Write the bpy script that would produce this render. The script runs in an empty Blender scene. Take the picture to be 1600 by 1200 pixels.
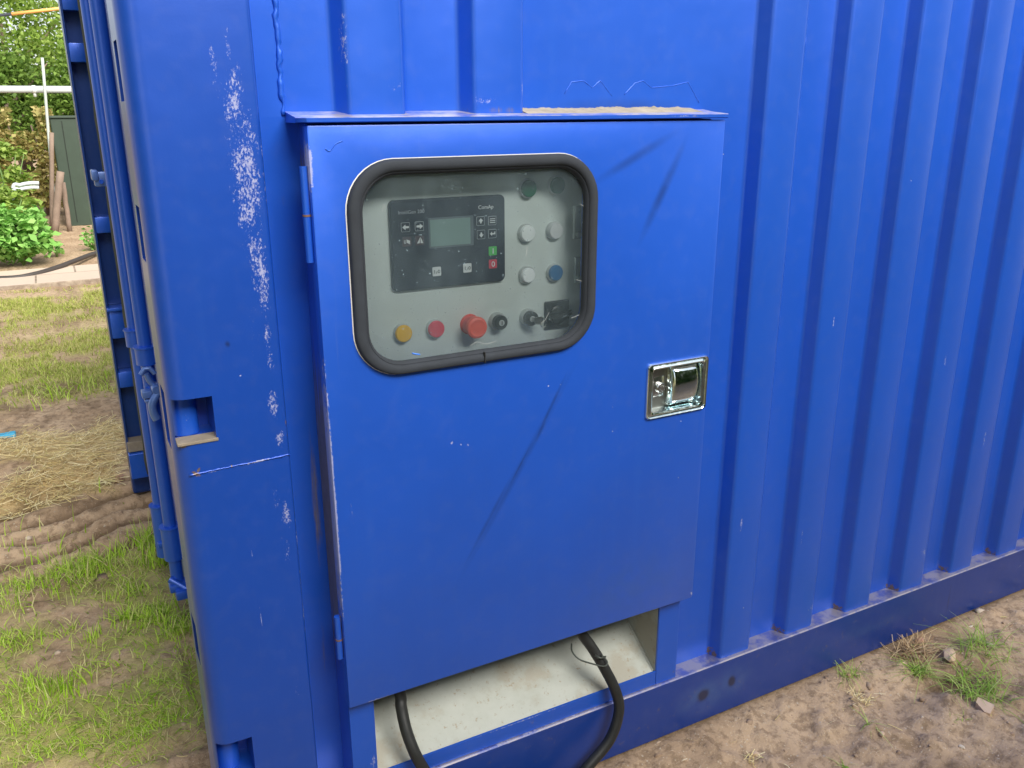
import bpy, bmesh, math, random
import numpy as np
from mathutils import Vector, Matrix

random.seed(7)
S = bpy.context.scene
C = S.collection

# ---------------------------------------------------------------- camera
CAM = Vector((-1.35251, -1.32362, 1.41076))
F = 1342.576
RX = Vector((0.88359, -0.46824, -0.00369))
DN = Vector((-0.14687, -0.26965, -0.95169))
FW = Vector((0.44463, 0.84145, -0.30703))
cd = bpy.data.cameras.new('camera'); cam = bpy.data.objects.new('camera', cd); C.objects.link(cam)
m = Matrix.Identity(4)
for r in range(3):
    m[r][0] = RX[r]; m[r][1] = -DN[r]; m[r][2] = -FW[r]; m[r][3] = CAM[r]
cam.matrix_world = m
cd.sensor_width = 36; cd.lens = F / 1600 * 36; cd.clip_start = 0.02; cd.clip_end = 2000
S.camera = cam

# ---------------------------------------------------------------- world + sun (bright overcast)
SUN_EL, SUN_AZ = math.radians(40), math.radians(168)      # azimuth from +Y towards +X
w = bpy.data.worlds.new('World'); S.world = w; w.use_nodes = True
nt = w.node_tree; nt.nodes.clear()
wo = nt.nodes.new('ShaderNodeOutputWorld'); bg = nt.nodes.new('ShaderNodeBackground')
sk = nt.nodes.new('ShaderNodeTexSky'); sk.sky_type = 'NISHITA'; sk.sun_disc = False
sk.sun_elevation = SUN_EL; sk.sun_rotation = SUN_AZ; sk.dust_density = 1.6; sk.air_density = 1.0
hs = nt.nodes.new('ShaderNodeHueSaturation'); hs.inputs['Saturation'].default_value = 0.40
nt.links.new(sk.outputs[0], hs.inputs['Color']); nt.links.new(hs.outputs[0], bg.inputs[0])
bg.inputs[1].default_value = 0.12; nt.links.new(bg.outputs[0], wo.inputs[0])
sl = bpy.data.lights.new('sun', 'SUN'); sun = bpy.data.objects.new('sun', sl); C.objects.link(sun)
sl.energy = 4.0; sl.angle = math.radians(36); sl.color = (1, .96, .9)
sdir = Vector((math.sin(SUN_AZ) * math.cos(SUN_EL), math.cos(SUN_AZ) * math.cos(SUN_EL), math.sin(SUN_EL)))
sun.rotation_euler = sdir.to_track_quat('Z', 'Y').to_euler()
S.view_settings.view_transform = 'Standard'; S.view_settings.look = 'None'
S.view_settings.exposure = 0.70; S.view_settings.gamma = 1
S.render.engine = 'CYCLES'
S.cycles.max_bounces = 8; S.cycles.transparent_max_bounces = 12

# ---------------------------------------------------------------- helpers
def at(u, v, Y=None, Z=None):
    "the world point where the photo's pixel meets the plane y=Y or z=Z"
    d = RX * ((u - 800) / F) + DN * ((v - 600) / F) + FW
    t = (Y - CAM.y) / d.y if Y is not None else (Z - CAM.z) / d.z
    return CAM + d * t

class NB:
    "small node-graph builder"
    def __init__(s, name):
        s.m = bpy.data.materials.new(name); s.m.use_nodes = True
        s.t = s.m.node_tree; s.t.nodes.clear()
        s.out = s.t.nodes.new('ShaderNodeOutputMaterial')
        s.bsdf = s.t.nodes.new('ShaderNodeBsdfPrincipled')
        s.t.links.new(s.bsdf.outputs[0], s.out.inputs[0])
    def n(s, typ, **kw):
        nd = s.t.nodes.new(typ)
        for k, v in kw.items(): setattr(nd, k, v)
        return nd
    def put(s, sock, v):
        if isinstance(v, bpy.types.NodeSocket): s.t.links.new(v, sock)
        elif v is not None:
            if sock.type == 'RGBA' and len(v) == 3: v = (*v, 1)
            sock.default_value = v
    def obj(s): return s.n('ShaderNodeTexCoord').outputs['Object']
    def math(s, op, a, b=None, c=None, clamp=False):
        nd = s.n('ShaderNodeMath', operation=op, use_clamp=clamp)
        s.put(nd.inputs[0], a)
        if b is not None: s.put(nd.inputs[1], b)
        if c is not None: s.put(nd.inputs[2], c)
        return nd.outputs[0]
    def noise(s, vec, scale, detail=4, rough=.55, dist=0):
        nd = s.n('ShaderNodeTexNoise'); s.put(nd.inputs['Vector'], vec)
        nd.inputs['Scale'].default_value = scale; nd.inputs['Detail'].default_value = detail
        nd.inputs['Roughness'].default_value = rough; nd.inputs['Distortion'].default_value = dist
        return nd.outputs['Fac']
    def scale(s, vec, sc):
        nd = s.n('ShaderNodeMapping'); s.put(nd.inputs['Vector'], vec); nd.inputs['Scale'].default_value = sc
        return nd.outputs[0]
    def ramp(s, f, a, b, lo=0., hi=1.):
        nd = s.n('ShaderNodeMapRange'); s.put(nd.inputs[0], f)
        for i, v in enumerate((a, b, lo, hi)): nd.inputs[i + 1].default_value = v
        nd.interpolation_type = 'SMOOTHSTEP'
        return nd.outputs[0]
    def mix(s, f, a, b, blend='MIX'):
        nd = s.n('ShaderNodeMix', data_type='RGBA', blend_type=blend)
        s.put(nd.inputs[0], f); s.put(nd.inputs[6], a); s.put(nd.inputs[7], b)
        return nd.outputs[2]
    def blob(s, vec, cx, cz, rx, rz, rot=0, k=1.):
        "soft elliptical spot on a wall, k at its centre"
        nd = s.n('ShaderNodeMapping', vector_type='TEXTURE'); s.put(nd.inputs['Vector'], vec)
        nd.inputs['Location'].default_value = (cx, 0, cz)
        nd.inputs['Rotation'].default_value = (0, rot, 0)
        nd.inputs['Scale'].default_value = (rx, 50, rz)
        ln = s.n('ShaderNodeVectorMath', operation='LENGTH'); s.t.links.new(nd.outputs[0], ln.inputs[0])
        return s.ramp(ln.outputs['Value'], 1, .0, 0, k)
    def line(s, vec, x0, z0, x1, z1, wd, k=1.):
        dx, dz = x1 - x0, z1 - z0
        L = math.hypot(dx, dz) / 2
        return s.blob(vec, (x0 + x1) / 2, (z0 + z1) / 2, L, wd, -math.atan2(dz, dx), k)
    def maxi(s, L):
        r = L[0]
        for x in L[1:]: r = s.math('MAXIMUM', r, x)
        return r
    def bump(s, h, strength=.3, dist=.002):
        nd = s.n('ShaderNodeBump'); nd.inputs['Strength'].default_value = strength
        nd.inputs['Distance'].default_value = dist; s.put(nd.inputs['Height'], h)
        s.t.links.new(nd.outputs[0], s.bsdf.inputs['Normal'])
    def fin(s, col=None, rough=None, metal=None, spec=None):
        for k, v in (('Base Color', col), ('Roughness', rough), ('Metallic', metal), ('Specular IOR Level', spec)):
            if v is not None: s.put(s.bsdf.inputs[k], v)
        return s.m

BLUE = (.011, .106, .62)
def paint(name, base=BLUE, chips=(), lines=(), smudges=(), grime=(), pale=(), dust=0., rust=(), rough=.42, off=None):
    b = NB(name); v = b.obj()
    if off:
        ad = b.n('ShaderNodeVectorMath', operation='ADD'); b.t.links.new(v, ad.inputs[0]); ad.inputs[1].default_value = off; v = ad.outputs[0]
    big = b.noise(v, 2.2, 4); fine = b.noise(v, 40, 3)
    streak = b.noise(b.scale(v, (30, 30, 1.2)), 1.0, 4)
    col = b.mix(b.ramp(big, .35, .7), base, tuple(c * .90 for c in base))
    col = b.mix(b.math('MULTIPLY', b.ramp(streak, .5, .8), .16), col, (base[0] * 1.9 + .006, base[1] * 1.4, base[2] * 1.05))
    # chalky fade and fine dust everywhere
    col = b.mix(b.math('MULTIPLY', b.ramp(fine, .45, .8), .03), col, (.35, .36, .42))
    rg = b.math('ADD', b.math('MULTIPLY', big, .22), rough - .1)
    if pale:
        f = b.maxi([b.blob(v, *p) for p in pale])
        f = b.math('MULTIPLY', f, b.ramp(b.noise(v, 25, 5), .25, .65))
        col = b.mix(f, col, (.05, .13, .36))
    if smudges:
        f = b.maxi([b.line(v, *p) for p in smudges])
        f = b.math('MULTIPLY', f, b.ramp(b.noise(v, 30, 5), .2, .6, .5, 1))
        col = b.mix(f, col, (.008, .02, .085))
    if grime:
        f = b.maxi([b.blob(v, *p) for p in grime])
        st = b.noise(b.scale(v, (90, 90, 6)), 1.0, 6, .65)
        f = b.ramp(b.math('ADD', f, st), .95, 1.25)
        col = b.mix(f, col, b.mix(b.noise(v, 60, 4), (.10, .075, .07), (.26, .22, .20)))
        rg = b.math('MAXIMUM', rg, b.math('MULTIPLY', f, .8))
    if dust:
        nz = b.n('ShaderNodeSeparateXYZ'); g = b.n('ShaderNodeNewGeometry')
        b.t.links.new(g.outputs['True Normal'], nz.inputs[0])
        up = b.ramp(nz.outputs[2], .12, .5)
        f = b.math('MULTIPLY', up, b.ramp(b.noise(v, 22, 6, .65), .36, .58, .15, dust))
        col = b.mix(f, col, (.50, .43, .31))
    if rust:
        f = b.maxi([b.blob(v, *p) for p in rust])
        f = b.ramp(b.math('ADD', f, b.noise(v, 110, 5, .65)), .98, 1.12)
        col = b.mix(f, col, b.mix(b.noise(v, 260, 3), (.11, .06, .05), (.26, .19, .15)))
    # dried mud splashed up from the ground, thin runs of dust
    zc = b.n('ShaderNodeSeparateXYZ'); b.t.links.new(v, zc.inputs[0])
    spl = b.math('MULTIPLY', b.ramp(zc.outputs[2], .55, .0), .12)
    f = b.ramp(b.math('ADD', spl, b.noise(v, 45, 6, .75)), .70, .82, 0, .35)
    col = b.mix(f, col, (.20, .17, .15)); rg = b.math('ADD', rg, b.math('MULTIPLY', f, .3))
    run = b.noise(b.scale(v, (140, 140, 2.5)), 1.0, 5, .7)
    col = b.mix(b.ramp(b.math('ADD', run, b.math('MULTIPLY', big, .2)), .72, .9, 0, .14), col, (.16, .22, .42))
    allc = [b.math('MINIMUM', b.blob(v, *p), .84 if p[2] > .012 else 1.4) for p in chips] + [b.line(v, *p) for p in lines]
    va = b.scale(v, (1, 1, .55)); n1 = b.noise(va, 330, 4, .75); n2 = b.noise(va, 70, 6, .8)
    nn = b.math('ADD', b.math('MULTIPLY', n1, .5), b.math('MULTIPLY', n2, .5))
    thr = .665
    f = b.math('ADD', nn, b.math('MULTIPLY', b.maxi(allc), .215)) if allc else nn
    cm = b.ramp(f, thr - .01, thr + .06)
    if not allc: cm = b.ramp(f, .685, .70)
    cc = b.mix(b.noise(v, 150, 2), (.26, .29, .48), (.54, .52, .58))
    col = b.mix(b.math('MULTIPLY', cm, .72), col, cc)
    rg = b.math('MAXIMUM', rg, b.math('MULTIPLY', cm, .75))
    h = b.math('ADD', b.math('ADD', b.math('MULTIPLY', b.noise(v, 3.2, 1), 2.6), b.math('MULTIPLY', b.noise(v, 9, 2), 1.2)), b.math('SUBTRACT', b.math('MULTIPLY', b.noise(v, 300, 2), .06), b.math('MULTIPLY', cm, .12)))
    b.bump(h, .35, .004)
    b.bsdf.inputs['Coat Weight'].default_value = .6; b.bsdf.inputs['Coat Roughness'].default_value = .28
    return b.fin(col, rg, b.math('MULTIPLY', b.math('SUBTRACT', 1.0, cm), .35), .6)

def plain(name, col, rough=.5, metal=0, var=.15, scale=60, bump=.0, spec=None):
    b = NB(name); v = b.obj()
    n = b.noise(v, scale, 5, .6)
    c = b.mix(n, tuple(x * (1 - var) for x in col), tuple(min(1, x * (1 + var)) for x in col))
    if bump: b.bump(n, bump, .003)
    return b.fin(c, rough, metal, spec)

def link(o, parent=None):
    C.objects.link(o)
    if parent is not None: o.parent = parent
    return o
def tag(o, label=None, cat=None, group=None, kind=None):
    if label: o['label'] = label
    if cat: o['category'] = cat
    if group: o['group'] = group
    if kind: o['kind'] = kind
    return o
def thing(name, label, cat, loc=(0, 0, 0), group=None):
    o = bpy.data.objects.new(name, None); o.location = loc; o.empty_display_size = .05
    return tag(link(o), label, cat, group)
def obj(name, bm, mat, parent=None, smooth=False, label=None, loc=None):
    "bm in world coordinates; stored relative to loc (default: the parent's place)"
    me = bpy.data.meshes.new(name)
    if loc is None:
        loc = Vector((0, 0, 0)); p = parent
        while p is not None: loc = loc + Vector(p.location); p = p.parent
        o_loc = Vector((0, 0, 0)); base = loc
    else:
        o_loc = base = Vector(loc)
    if base.length: bmesh.ops.translate(bm, verts=bm.verts, vec=-base)
    bm.normal_update(); bm.to_mesh(me); bm.free()
    if smooth:
        for p in me.polygons: p.use_smooth = True
    me.materials.append(mat)
    o = bpy.data.objects.new(name, me); o.location = o_loc
    link(o, parent)
    if label: o['label'] = label
    if smooth == 'auto':
        me.set_sharp_from_angle(angle=math.radians(38))
    return o
def npmesh(name, V, Fc, mat, parent=None, smooth=False):
    me = bpy.data.meshes.new(name)
    V = np.asarray(V, np.float32); Fc = np.asarray(Fc, np.int32); k = Fc.shape[1]
    me.vertices.add(len(V)); me.vertices.foreach_set('co', V.ravel())
    me.loops.add(Fc.size); me.loops.foreach_set('vertex_index', Fc.ravel())
    me.polygons.add(len(Fc)); me.polygons.foreach_set('loop_start', np.arange(0, Fc.size, k, dtype=np.int32))
    me.update(calc_edges=True)
    if smooth: me.polygons.foreach_set('use_smooth', np.ones(len(Fc), bool))
    me.materials.append(mat)
    return link(bpy.data.objects.new(name, me), parent)

def BM(): return bmesh.new()
def box(bm, x0, x1, y0, y1, z0, z1, bev=0, seg=2):
    r = bmesh.ops.create_cube(bm, size=1)
    vs = r['verts']
    for q in vs:
        q.co = Vector(((x0 + x1) / 2 + q.co.x * (x1 - x0), (y0 + y1) / 2 + q.co.y * (y1 - y0), (z0 + z1) / 2 + q.co.z * (z1 - z0)))
    if bev:
        es = list({e for q in vs for e in q.link_edges})
        bmesh.ops.bevel(bm, geom=es, offset=bev, segments=seg, affect='EDGES', profile=.5)
    return vs
def rrect(x0, x1, z0, z1, r, n=8):
    pts = []
    for cx, cz, a0 in ((x1 - r, z1 - r, 0), (x0 + r, z1 - r, 90), (x0 + r, z0 + r, 180), (x1 - r, z0 + r, 270)):
        for i in range(n + 1):
            a = math.radians(a0 + 90 * i / n); pts.append((cx + r * math.cos(a), cz + r * math.sin(a)))
    return pts
def prism(bm, pts, y0, y1):
    "polygon in x,z extruded from y0 to y1"
    a = [bm.verts.new((x, y0, z)) for x, z in pts]; b = [bm.verts.new((x, y1, z)) for x, z in pts]
    n = len(pts)
    bm.faces.new(a); bm.faces.new(b[::-1])
    for i in range(n): bm.faces.new((a[i], b[i], b[(i + 1) % n], a[(i + 1) % n]))
    bmesh.ops.recalc_face_normals(bm, faces=bm.faces)
def column(bm, pts, z0, z1):
    a = [bm.verts.new((x, y, z0)) for x, y in pts]; b = [bm.verts.new((x, y, z1)) for x, y in pts]
    n = len(pts); bm.faces.new(a); bm.faces.new(b)
    for i in range(n): bm.faces.new((a[i], a[(i + 1) % n], b[(i + 1) % n], b[i]))
    bmesh.ops.recalc_face_normals(bm, faces=bm.faces)
def loops(bm, rings, closed=True, cap=False):
    "quads between successive rings of points"
    R = [[bm.verts.new(p) for p in r] for r in rings]
    n = len(R[0])
    for a, b in zip(R, R[1:]):
        for i in range(n if closed else n - 1):
            bm.faces.new((a[i], a[(i + 1) % n], b[(i + 1) % n], b[i]))
    if cap: bm.faces.new(R[0][::-1]); bm.faces.new(R[-1])
def tube(bm, pts, r, n=12, cap=True):
    pts = [Vector(p) for p in pts]; rings = []
    up = Vector((0.13, .21, 1)).normalized()
    for i, p in enumerate(pts):
        t = (pts[min(i + 1, len(pts) - 1)] - pts[max(i - 1, 0)]).normalized()
        if i == 0:
            a = t.cross(up)
            if a.length < .1: a = t.cross(Vector((1, 0, 0)))
            a.normalize()
        else: a = (a - t * a.dot(t)).normalized()
        b = t.cross(a); rr = r[i] if isinstance(r, (list, tuple)) else r
        rings.append([p + (a * math.cos(2 * math.pi * k / n) + b * math.sin(2 * math.pi * k / n)) * rr for k in range(n)])
    loops(bm, rings, cap=cap)
    bmesh.ops.recalc_face_normals(bm, faces=bm.faces)
def lathe_y(bm, cx, cz, prof, n=32):
    "prof: (radius, y) pairs turned round an axis along y"
    loops(bm, [[(cx + r * math.cos(2 * math.pi * k / n), y, cz + r * math.sin(2 * math.pi * k / n)) for k in range(n)] for r, y in prof], cap=True)
    bmesh.ops.recalc_face_normals(bm, faces=bm.faces)
def smoothpath(P, n=8):
    P = [Vector(p) for p in P]; out = []
    for i in range(len(P) - 1):
        p0, p1, p2, p3 = P[max(i - 1, 0)], P[i], P[i + 1], P[min(i + 2, len(P) - 1)]
        for k in range(n):
            t = k / n
            out.append(.5 * ((2 * p1) + (p2 - p0) * t + (2 * p0 - 5 * p1 + 4 * p2 - p3) * t * t + (3 * p1 - p0 - 3 * p2 + p3) * t ** 3))
    return out + [P[-1]]
def cut(bm, cutters):
    "boolean difference, returns a new bmesh"
    me = bpy.data.meshes.new('tmp'); bm.to_mesh(me); bm.free()
    o = link(bpy.data.objects.new('tmp', me)); rm = [o]
    for i, cb in enumerate(cutters):
        cm = bpy.data.meshes.new('tmpc'); cb.to_mesh(cm); cb.free()
        co = link(bpy.data.objects.new('tmpc', cm)); rm.append(co)
        md = o.modifiers.new('b', 'BOOLEAN'); md.operation = 'DIFFERENCE'; md.solver = 'EXACT'; md.object = co
    dg = bpy.context.evaluated_depsgraph_get(); dg.update()
    em = bpy.data.meshes.new_from_object(o.evaluated_get(dg))
    nb = bmesh.new(); nb.from_mesh(em)
    for q in rm: bpy.data.objects.remove(q)
    return nb
def text(body, x, z, y, size, mat, parent, name='lettering', align='CENTER'):
    cu = bpy.data.curves.new('t', 'FONT'); cu.body = body; cu.size = size; cu.align_x = align; cu.align_y = 'CENTER'
    cu.resolution_u = 3; cu.extrude = .0001
    o = link(bpy.data.objects.new('t', cu)); dg = bpy.context.evaluated_depsgraph_get(); dg.update()
    me = bpy.data.meshes.new_from_object(o.evaluated_get(dg)); bpy.data.objects.remove(o)
    bm = bmesh.new(); bm.from_mesh(me)
    for q in bm.verts: q.co = Vector((x + q.co.x, y, z + q.co.y)) + Vector((0, -q.co.z, 0))
    return obj(name, bm, mat, parent)

def hsh(ix, iy, s):
    v = np.sin(ix * 127.1 + iy * 311.7 + s * 74.7) * 43758.5453
    return v - np.floor(v)
def vn(x, y, s=0):
    ix, iy = np.floor(x), np.floor(y); fx, fy = x - ix, y - iy
    fx = fx * fx * (3 - 2 * fx); fy = fy * fy * (3 - 2 * fy)
    a, b, c, d = hsh(ix, iy, s), hsh(ix + 1, iy, s), hsh(ix, iy + 1, s), hsh(ix + 1, iy + 1, s)
    return (a * (1 - fx) + b * fx) * (1 - fy) + (c * (1 - fx) + d * fx) * fy
def fbm(x, y, s=0, o=4):
    r = 0; a = .5
    for i in range(o): r = r + a * vn(x * 2 ** i, y * 2 ** i, s + i * 3); a *= .5
    return r
def sm(x, a, b):
    t = np.clip((x - a) / (b - a), 0, 1); return t * t * (3 - 2 * t)

# ---------------------------------------------------------------- ground
def ground_h(x, y):
    x = np.asarray(x, float); y = np.asarray(y, float)
    h = (fbm(x * 3, y * 3, 1) - .47) * .05 + (fbm(x * 14, y * 14, 5) - .47) * .022
    lump = fbm(x * 38, y * 38, 9, 3) - .42
    h += (x > -1.2) * (y < .2) * ((fbm(x * 9, y * 9, 51) - .47) * .035 + np.maximum(fbm(x * 22, y * 22, 57, 3) - .46, 0) * .06)
    h += np.maximum(lump, 0) * .024 + (fbm(x * 110, y * 110, 19, 2) - .37) * .004
    # tyre ruts behind the container's end
    rut = sm(y, 1.4, 1.6) * (1 - sm(y, 2.05, 2.3)) * (x < -1)
    q = y - .28 * (x + 1.2) + (vn(x * 4, y * 4, 3) - .5) * .10
    h += rut * (np.sin(q * 44 + (vn(x * 5, y * 5, 8)) * 3) * .019 - .012)
    rut2 = sm(y, .35, .45) * (1 - sm(y, .55, .68)) * (x < -1.2)
    h += rut2 * (np.sin((y + .12 * x) * 60 + vn(x * 6, y * 6, 4) * 3) * .01 - .014)
    pile = np.exp(-(((x + 1.5) / .45) ** 2 + ((y - 2.5) / .3) ** 2)) * .04
    h += pile
    # hollow and crumbs in the soil at the right
    h -= np.exp(-(((x - .45) / .12) ** 2 + ((y + .19) / .05) ** 2)) * .02
    h += np.exp(-(((x - .62) / .16) ** 2 + ((y + .16) / .05) ** 2)) * .012
    # the soil lies level against the rail
    near = np.exp(-(np.maximum(0, -.02 - y) / .03)) * (x > -1.3) * (y < .3) + (y >= .3) * 0
    h = h * (1 - np.clip(near, 0, 1)) - .004 * np.clip(near, 0, 1)
    inside = (x > -1.22) & (y > .0) & (y < 2.1)
    h = np.where(inside, np.minimum(h, -.004), h)
    far = sm(np.hypot(x, y), 9, 14)
    return h * (1 - far)
def axis(a0, f0, f1, a1, step):
    mid = np.arange(f0, f1, step); L = []; R = []; d = step; p = f0
    while p > a0: d *= 1.18; p -= d; L.append(p)
    d = step; p = f1
    while p < a1: d *= 1.18; p += d; R.append(p)
    return np.concatenate([L[::-1], mid, R])
gx = axis(-400, -2.4, 2.0, 400, .011); gy = axis(-400, -.9, 3.4, 600, .0125)
X, Y = np.meshgrid(gx, gy); H = ground_h(X, Y)
V = np.stack([X, Y, H], -1).reshape(-1, 3); nx, ny = len(gx), len(gy)
ii = np.arange(nx * ny).reshape(ny, nx)
Fc = np.stack([ii[:-1, :-1], ii[:-1, 1:], ii[1:, 1:], ii[1:, :-1]], -1).reshape(-1, 4)
def grassy(x, y):
    x = np.asarray(x, float); y = np.asarray(y, float)
    n = fbm(x * 2.2, y * 2.2, 31); n2 = fbm(x * 7, y * 7, 33)
    lawn = sm(y, 3.2, 3.75) * (1 - sm(y, 6.5, 6.65)) * sm(n * .6 + n2 * .5, .40, .56)
    # a bare strip across the lawn
    lawn = lawn * (1 - .85 * np.exp(-(((y - 5.0 - .3 * (x + 1.5)) / .22) ** 2)))
    nearg = sm(y, .45, .62) * (1 - sm(y, 1.42 , 1.62)) * (x < -1.1) * sm(n * .4 + n2 * .6, .30, .48)
    left = (x < -1.3) * (y < .5) * sm(n2, .36, .5) * .7
    left = np.maximum(left, sm(np.maximum(np.abs(x + .5), np.abs(y - 3)), 5.5, 9) * (y < 6.6) * .9)
    return np.clip(lawn + nearg + left, 0, 1)
def damp_shade_f(x, y):
    x = np.asarray(x, float); y = np.asarray(y, float)
    q = y - .28 * (x + 1.2) + (vn(x * 4, y * 4, 3) - .5) * .10
    d = sm(y, 1.4, 1.6) * (1 - sm(y, 2.05, 2.3)) * (x < -1) * sm(-np.sin(q * 44 + vn(x * 5, y * 5, 8) * 3), -.1, .8)
    d = np.maximum(d, np.exp(-(((x - .52) / .16) ** 2 + ((y + .20) / .06) ** 2)) * sm(fbm(x * 14, y * 14, 91), .4, .55))
    d = np.maximum(d, (x > -1.3) * (y < .05) * np.exp(-np.maximum(0, -.012 - y) / .012) * .8)  # dark contact shade along the rail, painted into the soil colour
    return np.clip(np.maximum(d, sm(fbm(x * 5, y * 5, 95), .60, .70) * .6), 0, 1)
def strawy(x, y):
    return np.clip(sm(fbm(x * 5, y * 5, 41), .33, .5) * sm(y, 1.98, 2.12) * (1 - sm(y, 2.75, 3.05)) * (x < -.9), 0, 1)
b = NB('soil'); v = b.obj()
at_g = b.n('ShaderNodeAttribute', attribute_name='grassy').outputs['Fac']
at_s = b.n('ShaderNodeAttribute', attribute_name='strawy').outputs['Fac']
n1 = b.noise(v, 3.5, 6, .6); n2 = b.noise(v, 38, 6, .65); n3 = b.noise(v, 190, 4, .6)
col = b.mix(b.ramp(n1, .35, .65), (.38, .265, .165), (.53, .385, .25))
col = b.mix(b.ramp(n2, .38, .55), b.mix(.55, col, (.15, .10, .06)), col)  # random darker soil tone, deepened as painted shadows between the crumbs
col = b.mix(b.ramp(n3, .60, .72), col, (.62, .52, .38))
vo = b.n('ShaderNodeTexVoronoi'); b.put(vo.inputs['Vector'], v); vo.inputs['Scale'].default_value = 62
col = b.mix(b.math('MULTIPLY', b.ramp(vo.outputs['Distance'], .20, .12), b.ramp(b.noise(v, 25, 3), .5, .6)), col, (.46, .38, .29))
moss = b.mix(n3, (.25, .27, .06), (.40, .39, .13))
col = b.mix(b.math('MULTIPLY', at_g, b.ramp(n2, .3, .6, .35, .85)), col, moss)
col = b.mix(b.math('MULTIPLY', at_s, .7), col, (.66, .50, .24))
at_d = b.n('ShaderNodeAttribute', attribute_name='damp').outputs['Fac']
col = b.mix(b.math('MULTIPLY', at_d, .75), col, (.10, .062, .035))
b.bump(b.math('ADD', n2, b.math('MULTIPLY', n3, .5)), .7, .008)
soil = b.fin(col, .92, 0, .15)
gr = npmesh('ground', V, Fc, soil, smooth=True); gr['kind'] = 'structure'
for nm, fn in (('grassy', grassy), ('strawy', strawy), ('damp', damp_shade_f)):
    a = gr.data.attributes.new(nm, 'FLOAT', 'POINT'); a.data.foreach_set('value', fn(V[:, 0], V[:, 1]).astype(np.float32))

# brick path crossing behind the lawn
b = NB('path_paver'); v = b.obj()
bt = b.n('ShaderNodeTexBrick'); b.put(bt.inputs['Vector'], v)
for k, val in (('Scale', 1.0), ('Mortar Size', .008), ('Brick Width', .62), ('Row Height', .42), ('Bias', 0)): bt.inputs[k].default_value = val
bt.inputs['Color1'].default_value = (.62, .49, .38, 1); bt.inputs['Color2'].default_value = (.54, .42, .33, 1); bt.inputs['Mortar'].default_value = (.20, .15, .11, 1)
n = b.noise(v, 14, 6, .65)
col = b.mix(b.ramp(n, .35, .7), bt.outputs[0], b.mix(.5, bt.outputs[0], (.55, .46, .34)))
b.bump(b.math('ADD', n, bt.outputs['Fac']), .3, .01)
pm = b.fin(col, .9)
bm = BM(); box(bm, -9, 6, 6.72, 7.52, -.1, .035, .01); o = obj('path', bm, pm); o['kind'] = 'structure'

# ---------------------------------------------------------------- blades
def blades(P, hgt, wid, lean, rng, seg=3, droop=1.):
    "P: n x 3 roots; arrays of height, width, lean; returns verts, quads (tip is a thin quad)"
    n = len(P); ang = rng.uniform(0, 2 * np.pi, n); fa = ang + rng.normal(0, .6, n) + np.pi / 2
    dx, dy = np.cos(ang), np.sin(ang); sx, sy = np.cos(fa), np.sin(fa)
    out = []
    for i in range(seg + 1):
        t = i / seg; off = lean * hgt * t ** (1.6) ; zz = hgt * (t - droop * .35 * lean * t * t)
        ww = wid * (1 - t ** 1.5) * .5 + .0002
        cx = P[:, 0] + dx * off; cy = P[:, 1] + dy * off; cz = P[:, 2] + zz
        out.append(np.stack([cx - sx * ww, cy - sy * ww, cz], -1)); out.append(np.stack([cx + sx * ww, cy + sy * ww, cz], -1))
    V = np.stack(out, 1).reshape(-1, 3); k = 2 * (seg + 1)
    base = (np.arange(n) * k)[:, None]; Fs = []
    for i in range(seg): Fs.append(base + np.array([[2 * i, 2 * i + 1, 2 * i + 3, 2 * i + 2]]))
    return V, np.concatenate(Fs)
def blade_mat(name, cols, trans=.35):
    b = NB(name); g = b.n('ShaderNodeNewGeometry')
    cr = b.n('ShaderNodeValToRGB'); b.t.links.new(g.outputs['Random Per Island'], cr.inputs[0])
    cr.color_ramp.interpolation = 'LINEAR'
    while len(cr.color_ramp.elements) < len(cols): cr.color_ramp.elements.new(.5)
    for i, c in enumerate(cols):
        cr.color_ramp.elements[i].position = i / (len(cols) - 1); cr.color_ramp.elements[i].color = (*c, 1)
    b.fin(cr.outputs[0], .55, 0, .25)
    tr = b.n('ShaderNodeBsdfTranslucent'); b.t.links.new(cr.outputs[0], tr.inputs[0])
    mx = b.n('ShaderNodeMixShader'); mx.inputs[0].default_value = trans
    b.t.links.new(b.bsdf.outputs[0], mx.inputs[1]); b.t.links.new(tr.outputs[0], mx.inputs[2]); b.t.links.new(mx.outputs[0], b.out.inputs[0])
    return b.m
rng = np.random.default_rng(3)
grass_m = blade_mat('grass_blade', [(.20, .36, .02), (.40, .66, .04), (.54, .78, .08), (.62, .70, .20), (.74, .66, .34)])
lawn_m = blade_mat('lawn_blade', [(.27, .36, .05), (.40, .47, .09), (.48, .50, .15), (.55, .50, .2)])
straw_m = blade_mat('straw_blade', [(.72, .56, .22), (.90, .76, .38), (.92, .84, .52), (.62, .45, .20), (.44, .32, .16), (.70, .64, .26)], .15)
def sample(n, x0, x1, y0, y1, dens, pw=1.):
    x = rng.uniform(x0, x1, n); y = rng.uniform(y0, y1, n)
    k = rng.uniform(0, 1, n) < dens(x, y) ** pw
    return np.stack([x[k], y[k], ground_h(x[k], y[k]) - .002], -1)
P = sample(120000, -4.5, -.2, 3.3, 6.7, grassy)
P = P[(P[:, 0] < -1.0) | (P[:, 1] > 2.3)]
V1, F1 = blades(P, rng.uniform(.015, .045, len(P)), rng.uniform(.003, .006, len(P)), rng.uniform(.2, 1.2, len(P)), rng, 2)
o = npmesh('lawn', V1, F1, lawn_m); tag(o, 'short yellowish green lawn behind the container end', 'grass', kind='stuff')
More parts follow.
